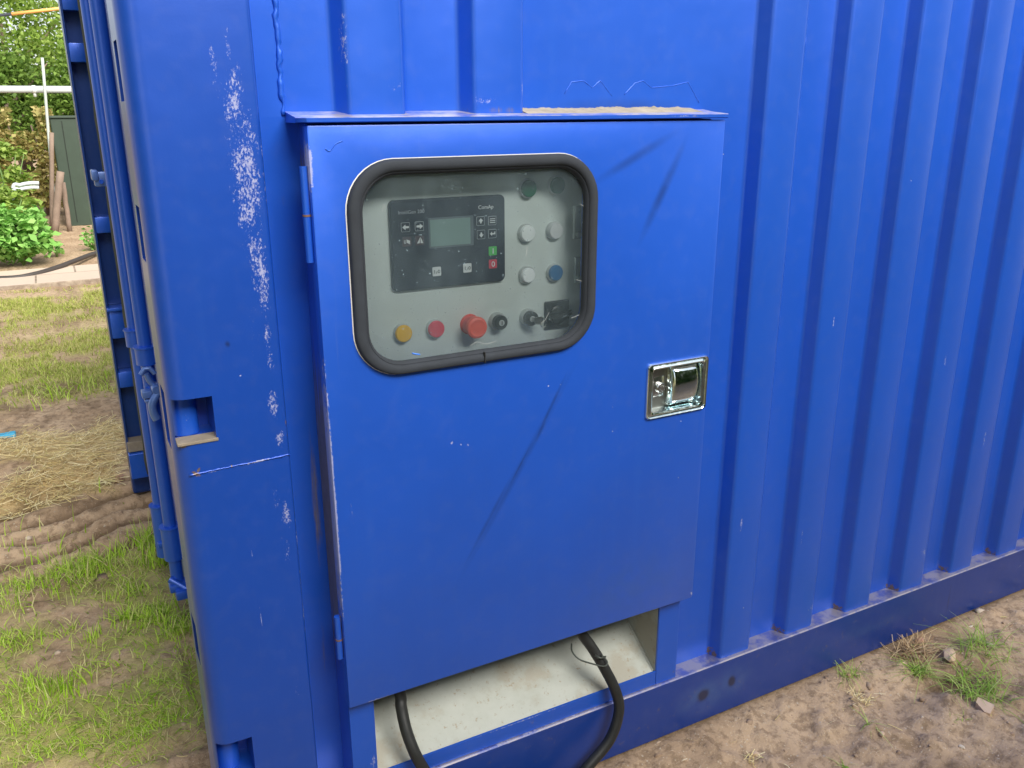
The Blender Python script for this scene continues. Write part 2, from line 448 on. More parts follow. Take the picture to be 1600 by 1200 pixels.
# taller clumps by the container end, placed where the photo shows them
Pl = []; hh = []; ww = []; ll = []
def clump(u, v, n, sp, h, wd=.003, lean=.5, Z=0):
    c = at(u, v, Z=0)
    x = rng.normal(c.x, sp, n); y = rng.normal(c.y, sp * .8, n)
    Pl.append(np.stack([x, y, ground_h(x, y) - .003], -1)); hh.append(rng.uniform(.45, 1.1, n) * h); ww.append(rng.uniform(.6, 1.3, n) * wd); ll.append(rng.uniform(.1, 1.6, n) * lean)
for a in [(235, 850, 170, .05, .11, .004, .5), (255, 875, 110, .035, .12, .004, .4), (120, 895, 260, .08, .075, .003, .8), (150, 885, 160, .05, .085, .004, .6), (60, 915, 200, .10, .06, .003, .9),
          (20, 930, 90, .06, .05, .003, .9), (205, 930, 90, .04, .06, .003, .8), (200, 965, 90, .03, .055, .004, .7), (245, 965, 160, .04, .06, .004, .8), (285, 985, 130, .03, .07, .004, .8),
          (20, 1010, 90, .04, .05, .003, .7), (145, 1000, 30, .02, .06, .003, .3), (110, 990, 40, .03, .04, .003, .8), (95, 1080, 110, .03, .06, .004, .5), (35, 1080, 90, .03, .06, .003, .6),
          (165, 1045, 60, .03, .04, .003, .9), (270, 1060, 120, .05, .03, .002, 1.2), (60, 1130, 90, .04, .04, .002, 1.3), (160, 1150, 220, .06, .035, .0022, 1.6), (250, 1120, 220, .05, .035, .0022, 1.6),
          (210, 1170, 160, .05, .03, .0022, 1.6), (300, 1020, 60, .03, .05, .003, .9), (100, 620, 130, .12, .09, .005, .9), (40, 590, 150, .2, .05, .004, .9), (5, 1120, 80, .04, .05, .003, .8), (60, 1180, 90, .04, .035, .0022, 1.6),
          (-80, 1000, 300, .2, .06, .003, .8), (-150, 900, 300, .25, .07, .004, .8)]:
    clump(*a)
P = sample(20000, -3.2, -1.15, .1, 1.6, grassy)
Pl.append(P); hh.append(rng.uniform(.01, .035, len(P))); ww.append(rng.uniform(.0015, .003, len(P))); ll.append(rng.uniform(.3, 1.6, len(P)))
V1, F1 = blades(np.concatenate(Pl), np.concatenate(hh), np.concatenate(ww), np.concatenate(ll), rng, 4, 1.1)
o = npmesh('grass', V1, F1, grass_m); tag(o, 'bright green grass growing in clumps on the soil left of the container corner', 'grass', kind='stuff')
# straw and cut stalks lying down
def stalks(P, L, wd, rng, lift=.25):
    n = len(P); a = rng.uniform(0, 2 * np.pi, n); e = rng.uniform(-.1, lift, n); bend = rng.normal(0, .3, n)
    V = []
    for t in (0, .5, 1):
        aa = a + bend * t; x = P[:, 0] + np.cos(aa) * L * t; y = P[:, 1] + np.sin(aa) * L * t
        z = P[:, 2] + L * e * t + .003
        sx, sy = -np.sin(aa) * wd / 2, np.cos(aa) * wd / 2
        V += [np.stack([x - sx, y - sy, z], -1), np.stack([x + sx, y + sy, z + wd * .3], -1)]
    V = np.stack(V, 1).reshape(-1, 3); base = (np.arange(n) * 6)[:, None]
    return V, np.concatenate([base + np.array([[0, 1, 3, 2]]), base + np.array([[2, 3, 5, 4]])])
P = sample(26000, -3.4, -1.0, 1.9, 3.15, strawy); P[:, 2] += rng.uniform(0, .03, len(P))
V1, F1 = stalks(P, rng.uniform(.02, .10, len(P)), rng.uniform(.0008, .0030, len(P)), rng, .12)
o = npmesh('straw', V1, F1, straw_m); tag(o, 'dry yellow straw scattered on the soil beyond the container end', 'straw', kind='stuff')
P = np.concatenate([sample(700, -2.4, -1.2, .25, .75, lambda x, y: .35 + 0 * x), sample(600, -1.1, 2.2, -.9, -.03, lambda x, y: .35 + 0 * x)])
V1, F1 = stalks(P, rng.uniform(.012, .06, len(P)), rng.uniform(.0008, .002, len(P)), rng)
o = npmesh('stalk_litter', V1, F1, straw_m); tag(o, 'loose dry stalks and bits littering the bare soil', 'plant litter', kind='stuff')
# gravel crumbs in the soil
ico = BM(); bmesh.ops.create_icosphere(ico, subdivisions=1, radius=1)
iv = np.array([q.co[:] for q in ico.verts]); iff = np.array([[q.index for q in f.verts] for f in ico.faces]); ico.free()
def crumbs(P, r, rng):
    n = len(P); k = len(iv)
    A = rng.normal(0, 1, (n, 3, 3)) * .25 + np.eye(3)[None] * np.array([1, .8, .55])[None, :, None]
    jit = rng.uniform(.75, 1.25, (n, k, 1))
    V = np.einsum('kj,nji->nki', iv, A) * jit * r[:, None, None] + P[:, None, :]
    return V.reshape(-1, 3), (iff[None] + (np.arange(n) * k)[:, None, None]).reshape(-1, 3)
gm = NB('gravel'); g = gm.n('ShaderNodeNewGeometry'); rc = gm.n('ShaderNodeValToRGB'); gm.t.links.new(g.outputs['Random Per Island'], rc.inputs[0])
for i, (p, c) in enumerate([(0, (.28, .19, .12)), (1, (.66, .58, .46))]): rc.color_ramp.elements[i].position = p; rc.color_ramp.elements[i].color = (*c, 1)
for p, c in ((.55, (.38, .27, .18)), (.8, (.48, .36, .25))): e = rc.color_ramp.elements.new(p); e.color = (*c, 1)
gravel_m = gm.fin(rc.outputs[0], .9)
P = np.concatenate([sample(15000, -1.2, 2.4, -.95, -.02, lambda x, y: .25 + .75 * sm(fbm(x * 4, y * 4, 77), .45, .6)), sample(5000, -2.6, -1.25, .1, 1.9, lambda x, y: .4 + 0 * x), sample(2500, -2.6, -1.2, 2.7, 3.5, lambda x, y: .5 + 0 * x)])
V1, F1 = crumbs(P, np.exp(rng.normal(-6.15, .65, len(P))), rng)
o = npmesh('gravel', V1, F1, gravel_m); tag(o, 'small stones and soil crumbs strewn over the bare ground', 'gravel', kind='stuff')

# ---------------------------------------------------------------- container
Z0 = .1435; P_ = .21; CW = .0896; D = .034; SL = .013; TOP = 2.42; XE = 4.83; YE = 2.08
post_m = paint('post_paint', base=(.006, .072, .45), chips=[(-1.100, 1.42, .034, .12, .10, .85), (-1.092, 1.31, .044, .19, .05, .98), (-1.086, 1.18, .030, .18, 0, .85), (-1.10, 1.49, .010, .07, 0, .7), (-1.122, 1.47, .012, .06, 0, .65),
        (-1.085, .96, .016, .05), (-1.078, .90, .016, .03), (-1.08, .76, .016, .05), (-1.095, .80, .018, .05, 0, .6), (-1.085, .70, .02, .08, 0, .6), (-1.083, 1.07, .014, .12, 0, .75),
        (-1.13, 1.015, .003, .003, 0, 1.3), (-1.09, .45, .03, .25, 0, .42), (-1.1, 1.2, .03, .5, 0, .42)],
    lines=[(-1.16, .865, -1.075, .872, .0035, 1.25), (-1.21, .864, -1.16, .866, .002, .9), (-1.142, .72, -1.141, .69, .0015, 1.), (-1.139, .63, -1.137, .54, .0013, 1.), (-1.066, 1.6, -1.066, 1.0, .002, .7), (-1.065, 1.0, -1.066, .3, .002, .8)],
    smudges=[(-1.145, 1.075, -1.143, 1.06, .006, .8), (-1.24, .62, -1.236, .35, .012, .5)],
    rust=[(-1.212, .866, .020, .010, .5, .68), (-1.208, .872, .007, .022, .3, .64), (-1.158, .868, .004, .010, 0, .66), (-1.225, .913, .03, .006, 0, .6), (-1.067, .92, .004, .06, 0, .5), (-1.068, 1.47, .003, .05, 0, .4)])
wall_m = paint('wall_paint', dust=0, chips=[(.165, .95, .006, .05, 0, .8), (.35, .62, .010, .03, 0, .8), (-.06, .50, .008, .06, 0, .75), (-.03, .27, .004, .004, 0, 1.3), (.58, .80, .010, .05, 0, .75), (.80, .55, .012, .06, 0, .8), (.14, .42, .004, .08, 0, .85), (-.16, 1.32, .003, .003, 0, 1.2), (.36, 1.25, .003, .003, 0, 1.2), (.20, .2, .03, .03, 0, .75), (.62, .25, .03, .03, 0, .75), (-1.0 + .07, 1.5, .012, .10, 0, .8), (-.86, 1.44, .05, .02, 0, .6), (-.70, 1.42, .06, .012, 0, .8), (-.63, 1.44, .004, .03, 0, .9), (-.93, 1.60, .015, .05, 0, .7)],
    grime=[(-1.012, .72, .018, .50, 0, .62), (-1.03, 1.27, .02, .12, 0, .45), (-.65, 1.405, .30, .02, 0, .5), (-.72, 1.42, .05, .03, 0, .4), (-1.02, .45, .016, .35, 0, .6)],
    rust=[(.112 + .21 * k, .150, .022, .045, 0, .62) for k in range(0, 6)] + [(-.10, .155, .022, .04, 0, .62)],
    smudges=[(-.20, 1.41, -.62, 1.41, .02, .35)])
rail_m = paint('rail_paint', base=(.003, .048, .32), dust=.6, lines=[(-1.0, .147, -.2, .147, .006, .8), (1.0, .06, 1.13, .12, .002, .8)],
    smudges=[(-.172, .064, -.122, .082, .024, 1.8), (-.076, .078, -.042, .084, .022, 1.8), (.745, .145, .745, 0, .004, .5)],
    pale=[(-.145, .068, .10, .06, 0, .8), (-.06, .08, .09, .06, 0, .5), (.45, .08, .2, .03, 0, .3)], rough=.42)
trim_m = paint('trim_paint', chips=[(-1.2, 1.0, .1, 1, 0, .3)])
dirt_m = plain('dirt_lip', (.24, .20, .15), .9, var=.3, bump=.5)
box_c = thing('shipping_container', 'blue steel shipping container with corrugated side and rounded corner post', 'container')

# near corner post: rounded outer corner, lug holes cut through
def post_profile(flip=False):
    r = .03; pts = []
    for i in range(9):
        a = math.radians(180 + 90 * i / 8); pts.append((-1.24 + r + r * math.cos(a), r + r * math.sin(a)))
    r2 = .007
    for i in range(5):
        a = math.radians(270 + 90 * i / 4); pts.append((-1.064 - r2 + r2 * math.cos(a), r2 + r2 * math.sin(a)))
    pts += [(-1.064, .075), (-1.13, .11), (-1.24, .11)]
    return pts
bm = BM(); column(bm, post_profile(), 0, TOP)
def cbox(*a):
    c = BM(); box(c, *a); return c
cuts = [cbox(-1.2345, -1.1755, -.03, .074, .919, .989), cbox(-1.2345, -1.1755, -.03, .074, .275, .354)]
for z0, z1 in ((1.42, 1.50), (1.195, 1.275), (1.66, 1.74), (.90, .995), (.50, .58)):
    cuts.append(cbox(-1.27, -1.226, .035, .085, z0, z1))
bm = cut(bm, cuts)
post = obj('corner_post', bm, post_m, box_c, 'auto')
bm = BM(); tube(bm, [(-1.214, .052, .92), (-1.214, .052, .992)], .021, 24); obj('lug_sleeve', bm, trim_m, post, 'auto')
bm = BM(); tube(bm, [(-1.214, .052, .27), (-1.214, .052, .356)], .021, 24); obj('lug_sleeve', bm, trim_m, post, 'auto')
bm = BM(); box(bm, -1.234, -1.173, -.0018, .03, .9155, .9205, .001); obj('lug_lip', bm, dirt_m, post)
bm = BM(); rr = random.Random(4)
pts = [(-1.222 + .157 * i / 40, -.0003 + .0012 * rr.random(), .8655 + .004 * i / 40 + .001 * rr.random()) for i in range(41)]
tube(bm, pts, [.0013 + .0008 * rr.random() for _ in pts], 6); obj('weld_seam', bm, post_m, post, True)

# corrugated side, folded from one sheet
def fold(profile):
    "round each fold with three points"
    out = [profile[0]]
    for p, q, r in zip(profile, profile[1:], profile[2:]):
        p, q, r = Vector(p), Vector(q), Vector(r); e = .0065
        a = q + (p - q).normalized() * e; c = q + (r - q).normalized() * e
        out += [tuple(a), tuple((a + c + 2 * q) / 4), tuple(c)]
    return out + [profile[-1]]
def corr(k0, k1):
    L = []
    for k in range(k0, k1 + 1):
        x = k * P_; L += [(x - CW - SL, D), (x - CW, 0), (x, 0), (x + SL, D)]
    return L
kmax = 22
upper = fold([(-1.07, D)] + corr(-4, -3) + corr(0, kmax) + [(XE - .1, D)])
lower = fold([(-.262, D)] + corr(0, kmax) + [(XE - .1, D)])
left = [(-1.07, .068), (-.995, .068)]
bm = BM()
def sheet(bm, prof, zs):
    rows = [[bm.verts.new((x, y, z)) for x, y in prof] for z in zs]
    for a, b_ in zip(rows, rows[1:]):
        for i in range(len(prof) - 1): bm.faces.new((a[i], a[i + 1], b_[i + 1], b_[i]))
sheet(bm, upper, (1.398, 1.7, 2.0, TOP - .06)); sheet(bm, lower, (Z0, .6, 1.0, 1.398)); 
for (z0, ya), (z1, yb) in zip(((0, .068), (.9, .068), (1.25, .050)), ((.9, .068), (1.25, .050), (1.398, D))):
    q = [bm.verts.new(p) for p in ((-1.07, ya, z0), (-.995, ya, z0), (-.995, yb, z1), (-1.07, yb, z1))]; bm.faces.new(q)
bmesh.ops.remove_doubles(bm, verts=bm.verts, dist=1e-5)
side = obj('side_panel', bm, wall_m, box_c, 'auto')
# weld beads and paint drips on the side
def bead(pts, r, name='weld_bead', mat=wall_m, n=6):
    bm = BM(); P = []
    for a, b_ in zip(pts, pts[1:]):
        a, b_ = Vector(a), Vector(b_); k = max(2, int((b_ - a).length / .006))
        P += [a + (b_ - a) * i / k for i in range(k)]
    P.append(Vector(pts[-1])); P = [p + Vector((rr.uniform(-1, 1) * r * .4, 0, 0)) for p in P]
    tube(bm, P, [r * rr.uniform(.55, 1.3) for _ in P], n)
    obj(name, bm, mat, side, True)
bead([(-1.022, D, 1.40), (-1.020, D, TOP - .07)], .0042)
bead([(.031, D, .5), (.031, D, TOP - .07)], .0022)
bead([(-.173, D, .75), (-.171, D, 1.205), (-.178, D, 1.212)], .0016)
def pxpath(L, Y): return [at(u, v, Y=Y) for u, v in L]
bead(pxpath([(882, 146), (893, 128), (912, 126), (925, 137), (938, 126), (956, 150)], D + .0001), .0009, 'weld_ridge', trim_m)
bead(pxpath([(975, 148), (992, 130), (1005, 126), (1018, 137), (1050, 134), (1075, 128), (1092, 160)], D + .0001), .0009, 'weld_ridge', trim_m)
# rails, roof, far walls
bm = BM()
prof = [(-.012, 0), (-.012, Z0 + .002), (-.009, Z0 + .004), (.10, Z0 + .0005), (.10, 0)]
ring = lambda x: [(x, y, z) for y, z in prof]
loops(bm, [ring(-1.063), ring(XE - .1)], cap=True); bmesh.ops.recalc_face_normals(bm, faces=bm.faces)
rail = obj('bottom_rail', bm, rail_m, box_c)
bm = BM(); box(bm, -1.06, XE - .1, -.004, .08, TOP - .065, TOP - .003, .004); obj('top_rail', bm, trim_m, box_c)
bm = BM(); box(bm, -1.19, XE - .01, .02, YE - .02, TOP - .02, TOP - .001); obj('roof', bm, trim_m, box_c)
bm = BM(); sheet(bm, [(x, YE - y) for x, y in fold([(-1.07, D)] + corr(-4, kmax) + [(XE - .1, D)])], (Z0, TOP - .01)); obj('side_panel', bm, trim_m, box_c, 'auto', label='rear corrugated side of the container')
bm = BM(); box(bm, -1.1, XE - .1, YE - .1, YE + .01, 0, Z0); obj('bottom_rail', bm, trim_m, box_c)
bm = BM(); box(bm, -1.15, XE - .02, .11, YE - .11, .05, .13); obj('floor', bm, trim_m, box_c)
bm = BM(); box(bm, XE - .10, XE, -.001, .16, 0, TOP, .01); obj('corner_post', bm, trim_m, box_c)
bm = BM(); box(bm, XE - .10, XE, YE - .15, YE + .011, 0, TOP, .01); obj('corner_post', bm, trim_m, box_c)
bm = BM(); box(bm, XE - .06, XE - .02, .162, YE - .152, 0, TOP - .02); obj('end_wall', bm, trim_m, box_c)
# far corner post with hinge lugs in its channel
xa, xb, yf = -1.232, -1.165, 1.96
rub_m = plain('door_gasket', (.055, .06, .045), .8, var=.4, scale=30, bump=.3)
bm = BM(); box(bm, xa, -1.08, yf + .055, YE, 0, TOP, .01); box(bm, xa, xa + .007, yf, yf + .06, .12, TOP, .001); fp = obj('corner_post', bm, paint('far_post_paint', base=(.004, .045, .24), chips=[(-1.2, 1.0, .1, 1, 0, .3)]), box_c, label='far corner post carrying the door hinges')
zz = lambda v: at(150 + .13 * v, v, Y=yf).z
for (v0, v1, big) in ((-160, -120, 0), (-20, 18, 1), (68, 98, 0), (337, 362, 0), (482, 525, 1), (577, 601, 0)):
    z1, z0 = zz(v0), zz(v1)
    bm = BM(); box(bm, xa + .007, xb - .012, yf - .004, yf + .05, z0, z1, .004); tube(bm, [(xb - .018, yf + .012, z0 + .002), (xb - .018, yf + .012, z1 - .002)], .014, 16)
    if big: box(bm, xa + .002, xb, yf - .02, yf + .05, z1 + .002, z1 + .012, .001)
    hg = obj('hinge', bm, trim_m, fp, 'auto')
bm = BM(); box(bm, xa, xb - .002, yf - .03, yf + .05, zz(738), zz(700), .003); obj('foot_block', bm, trim_m, fp)
bm = BM(); box(bm, xa + .002, xb - .004, yf - .015, yf + .05, zz(699), zz(684), .003); obj('foot_ledge', bm, dirt_m, fp)
# end doors
LX = -1.155
bm = BM(); box(bm, LX, LX + .05, .12, 1.0, .11, TOP - .05, .004)
for y0, y1, z0, z1 in ((.12, 1.0, .11, .19), (.12, 1.0, TOP - .14, TOP - .05), (.12, .2, .19, TOP - .14), (.92, 1.0, .19, TOP - .14)):
    box(bm, LX - .012, LX + .001, y0, y1, z0, z1, .002)
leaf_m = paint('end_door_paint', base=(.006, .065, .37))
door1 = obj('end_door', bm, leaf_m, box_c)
bm = BM(); box(bm, LX, LX + .05, 1.01, 1.93, .11, TOP - .05, .004)
for y0, y1, z0, z1 in ((1.01, 1.93, .11, .19), (1.01, 1.93, TOP - .14, TOP - .05), (1.01, 1.09, .19, TOP - .14), (1.85, 1.93, .19, TOP - .14)):
    box(bm, LX - .012, LX + .001, y0, y1, z0, z1, .002)
door2 = obj('end_door', bm, leaf_m, box_c)
bm = BM(); rr2 = random.Random(2)
pts = [(LX - .014 + rr2.uniform(-.0025, .0025), 1.90 + rr2.uniform(-.004, .004), .12 + i * .06) for i in range(38)]
tube(bm, pts, .014, 8); obj('gasket', bm, rub_m, door2, True)
bm = BM(); tube(bm, [(LX - .0, 1.005, .12), (LX, 1.005, TOP - .06)], .013, 8); obj('gasket', bm, rub_m, door1, True)
RXc, RY = -1.195, .93; LXc, LY = -1.198, 1.20
def rod(x, y, dr, zbot):
    bm = BM(); tube(bm, [(x, y, zbot), (x, y, TOP - .06)], .0165, 20); rd = obj('lock_rod', bm, trim_m, dr, 'auto')
    return rd
rodR = rod(RXc, RY, door1, .18); rodL = rod(LXc, LY, door2, .18)
def clamp(x, y, z0, z1, par, lip=True):
    bm = BM(); tube(bm, [(x, y, z0), (x, y, z1)], .0255, 20); box(bm, x, LX - .001, y - .02, y + .02, z0 + .004, z1 - .004, .003)
    if lip:
        tube(bm, [(x, y, z1 - .003), (x, y, z1 + .001)], .0285, 20)
    obj('rod_clamp', bm, trim_m, par, 'auto')
zR = lambda v: at(225 + (v - 545) * .135, v, Y=RY).z
zL = lambda v: at(200 + (v - 520) * .14, v, Y=LY).z
clamp(RXc, RY, zR(568), zR(541), rodR); clamp(RXc, RY, zR(872), zR(822), rodR); clamp(RXc, RY, 1.9, 1.96, rodR)
clamp(LXc, LY, zL(541), zL(515), rodL); clamp(LXc, LY, zL(868), zL(790), rodL)
bm = BM(); z = .2
tube(bm, [(RXc, RY, .245), (RXc, RY, .16)], .011, 12); box(bm, RXc - .024, LX - .013, RY - .03, RY + .012, .165, .187, .004); box(bm, RXc - .012, LX - .013, RY - .05, RY - .02, .15, .176, .004)
tube(bm, [(RXc - .02, RY - .01, .20), (RXc + .02, RY - .035, .17)], .009, 10)
obj('rod_cam', bm, trim_m, rodR, 'auto')
bm = BM(); tube(bm, [(LXc, LY, .245), (LXc, LY, .15)], .014, 12); box(bm, LXc - .02, LX - .013, LY - .03, LY + .012, .17, .19, .004); obj('rod_cam', bm, trim_m, rodL, 'auto')
# handle with its catch on the near rod
hy = RY - .03
A = [at(u, v, Y=hy) for u, v in ((228, 584), (233, 594), (238, 600), (243, 605))]
A2 = [at(u, v, Y=hy - .02) for u, v in ((246, 604), (250, 610), (243, 620), (238, 632), (240, 645), (245, 655))]
light_m = paint('handle_paint', base=(.10, .20, .52), chips=[(-1.2, .7, .2, .3, 0, .3)])
bm = BM(); tube(bm, smoothpath(A, 4), .007, 10); tube(bm, smoothpath(A2, 5), [.006 + .004 * min(1, i / 12) for i in range(26)], 12)
lathe_y(bm, A[-1].x, A[-1].z, [(.010, hy - .028), (.012, hy - .024), (.012, hy + .008), (.010, hy + .012)], 14)
c = at(231, 616, Y=hy); box(bm, c.x - .014, c.x + .012, hy - .01, hy + .02, c.z - .008, c.z + .010, .002); box(bm, c.x - .010, c.x + .012, hy - .014, hy + .02, c.z - .018, c.z - .011, .002)
c = at(230, 578, Y=hy); tube(bm, [c + Vector((-.016, 0, -.01)), c + Vector((-.006, 0, .004)), c + Vector((.006, 0, .004)), c + Vector((.016, 0, -.012))], .006, 10)
obj('door_handle', bm, light_m, rodR, 'auto')
# small bracket up on the far leaf
c = at(157, 279, Y=1.5)
bm = BM(); box(bm, c.x - .018, LX - .002, 1.485, 1.515, c.z - .022, c.z + .02, .005); box(bm, c.x - .024, c.x - .006, 1.475, 1.525, c.z - .004, c.z + .026, .004)
obj('catch', bm, light_m, door2, 'auto')
bm = BM(); lathe_y(bm, c.x, c.z - .008, [(.006, 1.478), (.007, 1.480), (.007, 1.49)], 12); obj('bolt', bm, trim_m, door2)

CABO = (-.61, -.02, .14)
# ---------------------------------------------------------------- control cabinet let into the side
door_m = paint('door_paint', off=CABO, base=(.013, .112, .655), lines=[(-1.0065, 1.395, -1.0065, 1.25, .009, 1.5), (-1.0065, 1.22, -1.0065, .34, .0062, 1.5), (-1.007, .3745, -.90, .3745, .005, 1.2), (-.9, .374, -.22, .374, .002, .6), (-.228, .395, -.221, .375, .004, 1.3),
        (-.98, .80, -.976, .72, .0014, .85), (-.835, 1.345, -.60, 1.3395, .0012, .3)],
    chips=[tuple([*(lambda p: (p.x, p.z))(at(u, v, Y=-.035)), r, r, 0, k]) for u, v, r, k in ((706, 692, .005, 1.0), (720, 694, .006, 1.05), (732, 695, .007, 1.05), (1064, 658, .003, 1.3), (1060, 746, .003, 1.2), (957, 674, .003, 1.2), (857, 603, .003, 1.2), (876, 601, .002, 1.2), (627, 634, .002, 1.), (957, 636, .002, 1), (1085, 930, .004, 1.2), (555, 745, .004, .9))],
    smudges=[(lambda a, b_: (a.x, a.z, b_.x, b_.z, w_, k))(at(p[0], p[1], Y=-.035), at(p[2], p[3], Y=-.035)) for p, w_, k in
        (((1080, 200, 990, 400), .014, .55), ((1075, 195, 905, 300), .013, .42), ((892, 570, 826, 710), .006, .55), ((845, 665, 780, 790), .004, .6), ((815, 715, 715, 905), .007, .4), ((862, 635, 828, 708), .007, .55), ((920, 530, 700, 940), .011, .32))],
    grime=[(-1.008, 1.33, .010, .07, 0, .65), (-1.0075, .7, .006, .45, 0, .5)], pale=[(-.4, .45, .25, .12, 0, .25), (-.52, .36, .06, .02)])
cab = thing('control_cabinet', 'blue steel control cabinet set into the container side, with a closed glazed door', 'cabinet', CABO)
DY0, DY1 = -.035, -.007
bm = BM(); box(bm, -1.007, -.2205, DY0, DY1, .3735, 1.3865, .003, 2)
WO = (-.9555, -.5025, .9905, 1.3355)          # outer outline of the rubber
WI = (-.931, -.5245, 1.0095, 1.3125)
hole = BM(); prism(hole, rrect(-.943, -.515, 1.002, 1.324, .062), -.1, .1)
lh = BM(); prism(lh, rrect(-.365, -.235, .829, .925, .008), -.1, .1)
bm = cut(bm, [hole, lh])
cdoor = obj('door', bm, door_m, cab, 'auto', label='blue cabinet door with rubber framed window and scuffed face')
# drip mark and other low weld lines on the door skin
bm = BM(); P = pxpath([(508, 232), (515, 236), (524, 225), (535, 220)], DY0); tube(bm, smoothpath(P, 4), .0010, 6); obj('paint_run', bm, door_m, cdoor, True)
def framesweep(bm, outer, inner, r_o, r_i, prof, n=10):
    "prof: (t, y) with t=0 on the outer outline and 1 on the inner"
    a = rrect(*outer, r_o, n); c_ = rrect(*inner, r_i, n); rings = []
    for t, y in prof: rings.append([(p[0] * (1 - t) + q[0] * t, y, p[1] * (1 - t) + q[1] * t) for p, q in zip(a, c_)])
    loops(bm, rings); bmesh.ops.recalc_face_normals(bm, faces=bm.faces)
seal_m = plain('window_rubber', (.024, .029, .037), .85, var=.35, scale=25, bump=.15)
bm = BM(); framesweep(bm, WO, WI, .078, .058, [(0, DY0 + .001), (.02, -.040), (.08, -.0435), (.2, -.0455), (.5, -.0460), (.72, -.0440), (.80, -.0415), (.84, -.0395), (.88, -.0400), (1.0, -.0375), (1.06, -.033), (1.08, -.028), (.6, -.026)])
seal = obj('window_seal', bm, seal_m, cdoor, 'auto')
bm = BM(); c0 = at(757, 551, Y=-.045); box(bm, c0.x - .0008, c0.x + .0008, -.0478, -.042, .9915, 1.010); obj('seal_joint', bm, plain('joint', (.015, .015, .015), .8), seal)
prim_m = plain('white_primer', (.75, .73, .68), .7)
bm = BM(); o_ = (WO[0] - .0018, WO[1] + .0004, WO[2] - .0008, WO[3] + .0012); framesweep(bm, o_, WO, .079, .078, [(0, DY0 - .0006), (1, DY0 - .0006), (1, DY0 + .001)]); obj('bare_edge', bm, prim_m, cdoor)
# window pane: clear plastic with scratches and haze
b = NB('window_pane'); v = b.obj()
tr = b.n('ShaderNodeBsdfTransparent'); tr.inputs[0].default_value = (.92, .97, .97, 1)
gl = b.n('ShaderNodeBsdfGlossy'); gl.inputs['Roughness'].default_value = .06
fr = b.n('ShaderNodeFresnel'); fr.inputs[0].default_value = 1.5
m1 = b.n('ShaderNodeMixShader'); b.t.links.new(fr.outputs[0], m1.inputs[0]); b.t.links.new(tr.outputs[0], m1.inputs[1]); b.t.links.new(gl.outputs[0], m1.inputs[2])
df = b.n('ShaderNodeBsdfDiffuse'); df.inputs[0].default_value = (.45, .60, .66, 1)
sp = b.ramp(b.noise(v, 260, 2, .5), .70, .76, 0, .55); hz = b.ramp(b.noise(b.scale(v, (1, 1, .6)), 7, 6, .65), .35, .75, .035, .11)
f = b.math('MAXIMUM', sp, hz)
m2 = b.n('ShaderNodeMixShader'); b.put(m2.inputs[0], f); b.t.links.new(m1.outputs[0], m2.inputs[1]); b.t.links.new(df.outputs[0], m2.inputs[2])
b.t.links.new(m2.outputs[0], b.out.inputs[0]); pane_m = b.m
bm = BM(); vs = [bm.verts.new((x, -.030, z)) for x, z in rrect(-.936, -.52, 1.005, 1.318, .06)]; bm.faces.new(vs)
obj('window_pane', bm, pane_m, cdoor)
# scratches on the pane
scr = plain('scratch', (.5, .52, .5), .7)
for L in ([(600, 318), (597, 330), (603, 322)], [(822, 400), (824, 385)], [(845, 505), (852, 500), (858, 488)], [(735, 540), (745, 534), (760, 538), (775, 533)], [(905, 318), (912, 322)], [(900, 437), (912, 440), (925, 441)], [(893, 497), (905, 492)]):
    bm = BM(); tube(bm, pxpath(L, -.0305), .00028, 5); obj('scratch', bm, scr, cdoor)
bm = BM(); p = pxpath([(644, 552), (648, 553), (656, 554)], -.031); tube(bm, p, .0012, 5); obj('blue_mark', bm, plain('blue_marker', (.05, .2, .7), .5), cdoor)
fr_m = paint('frame_paint', off=CABO, grime=[(-1.0, .72, .026, .65, 0, .92), (-1.0, 1.3, .02, .15, 0, .75), (-.985, .25, .02, .2, 0, .35)], chips=[(-.96, .22, .01, .08, 0, .7)], lines=[(-.95, .182, -.29, .182, .003, .9)])
# hinges
for za, zb, zc in ((1.185, 1.256, 1.328), (.475, .514, .560)):
    bm = BM(); hx, hyy = -1.0125, -.020
    tube(bm, [(hx, hyy, za), (hx, hyy, zb - .001)], .0060, 16); tube(bm, [(hx, hyy, zb + .001), (hx, hyy, zc)], .0060, 16); box(bm, hx, -1.0072, hyy - .002, hyy + .004, zb + .004, zc - .003)
    hg = obj('hinge', bm, fr_m, cab, 'auto'); bm = BM(); tube(bm, [(hx, hyy, zb - .0015), (hx, hyy, zb + .0015)], .0066, 16); obj('washer', bm, plain('rust', (.16, .085, .06), .85, var=.4), hg)
# frame, canopy and the painted well below the door
FY = -.0045
bm = BM()
box(bm, -1.0, -.952, FY, .070, Z0 + .004, 1.388, .001); box(bm, -.286, -.229, FY, .05, Z0 + .004, 1.388, .001)
box(bm, -.951, -.287, FY, -.0005, Z0 + .0045, .184, .0008); box(bm, -.951, -.287, FY, .02, 1.34, 1.388)
fr_o = obj('frame', bm, fr_m, cab)
bm = BM(); rings = []
can_m = paint('canopy_paint', off=CABO, dust=.95, lines=[(-.42, 1.394, -.22, 1.394, .003, .8)], rust=[(-.3, 1.393, .08, .004, 0, .45)], chips=[(-1.0, 1.40, .03, .01, 0, .8), (-.72, 1.40, .1, .004, 0, .6)])
for x, dz in ((-1.020, 0), (-1.008, 0), (-.2205, 0)):
    fy = -.042 if x > -1.015 else -.026
    rings.append([(x, .033, 1.3895), (x, fy + .003, 1.3895), (x, fy, 1.3910), (x, fy, 1.3965), (x, fy + .002, 1.3975), (x, .0, 1.4005), (x, .033, 1.4050)])
loops(bm, rings, cap=True); bmesh.ops.recalc_face_normals(bm, faces=bm.faces)
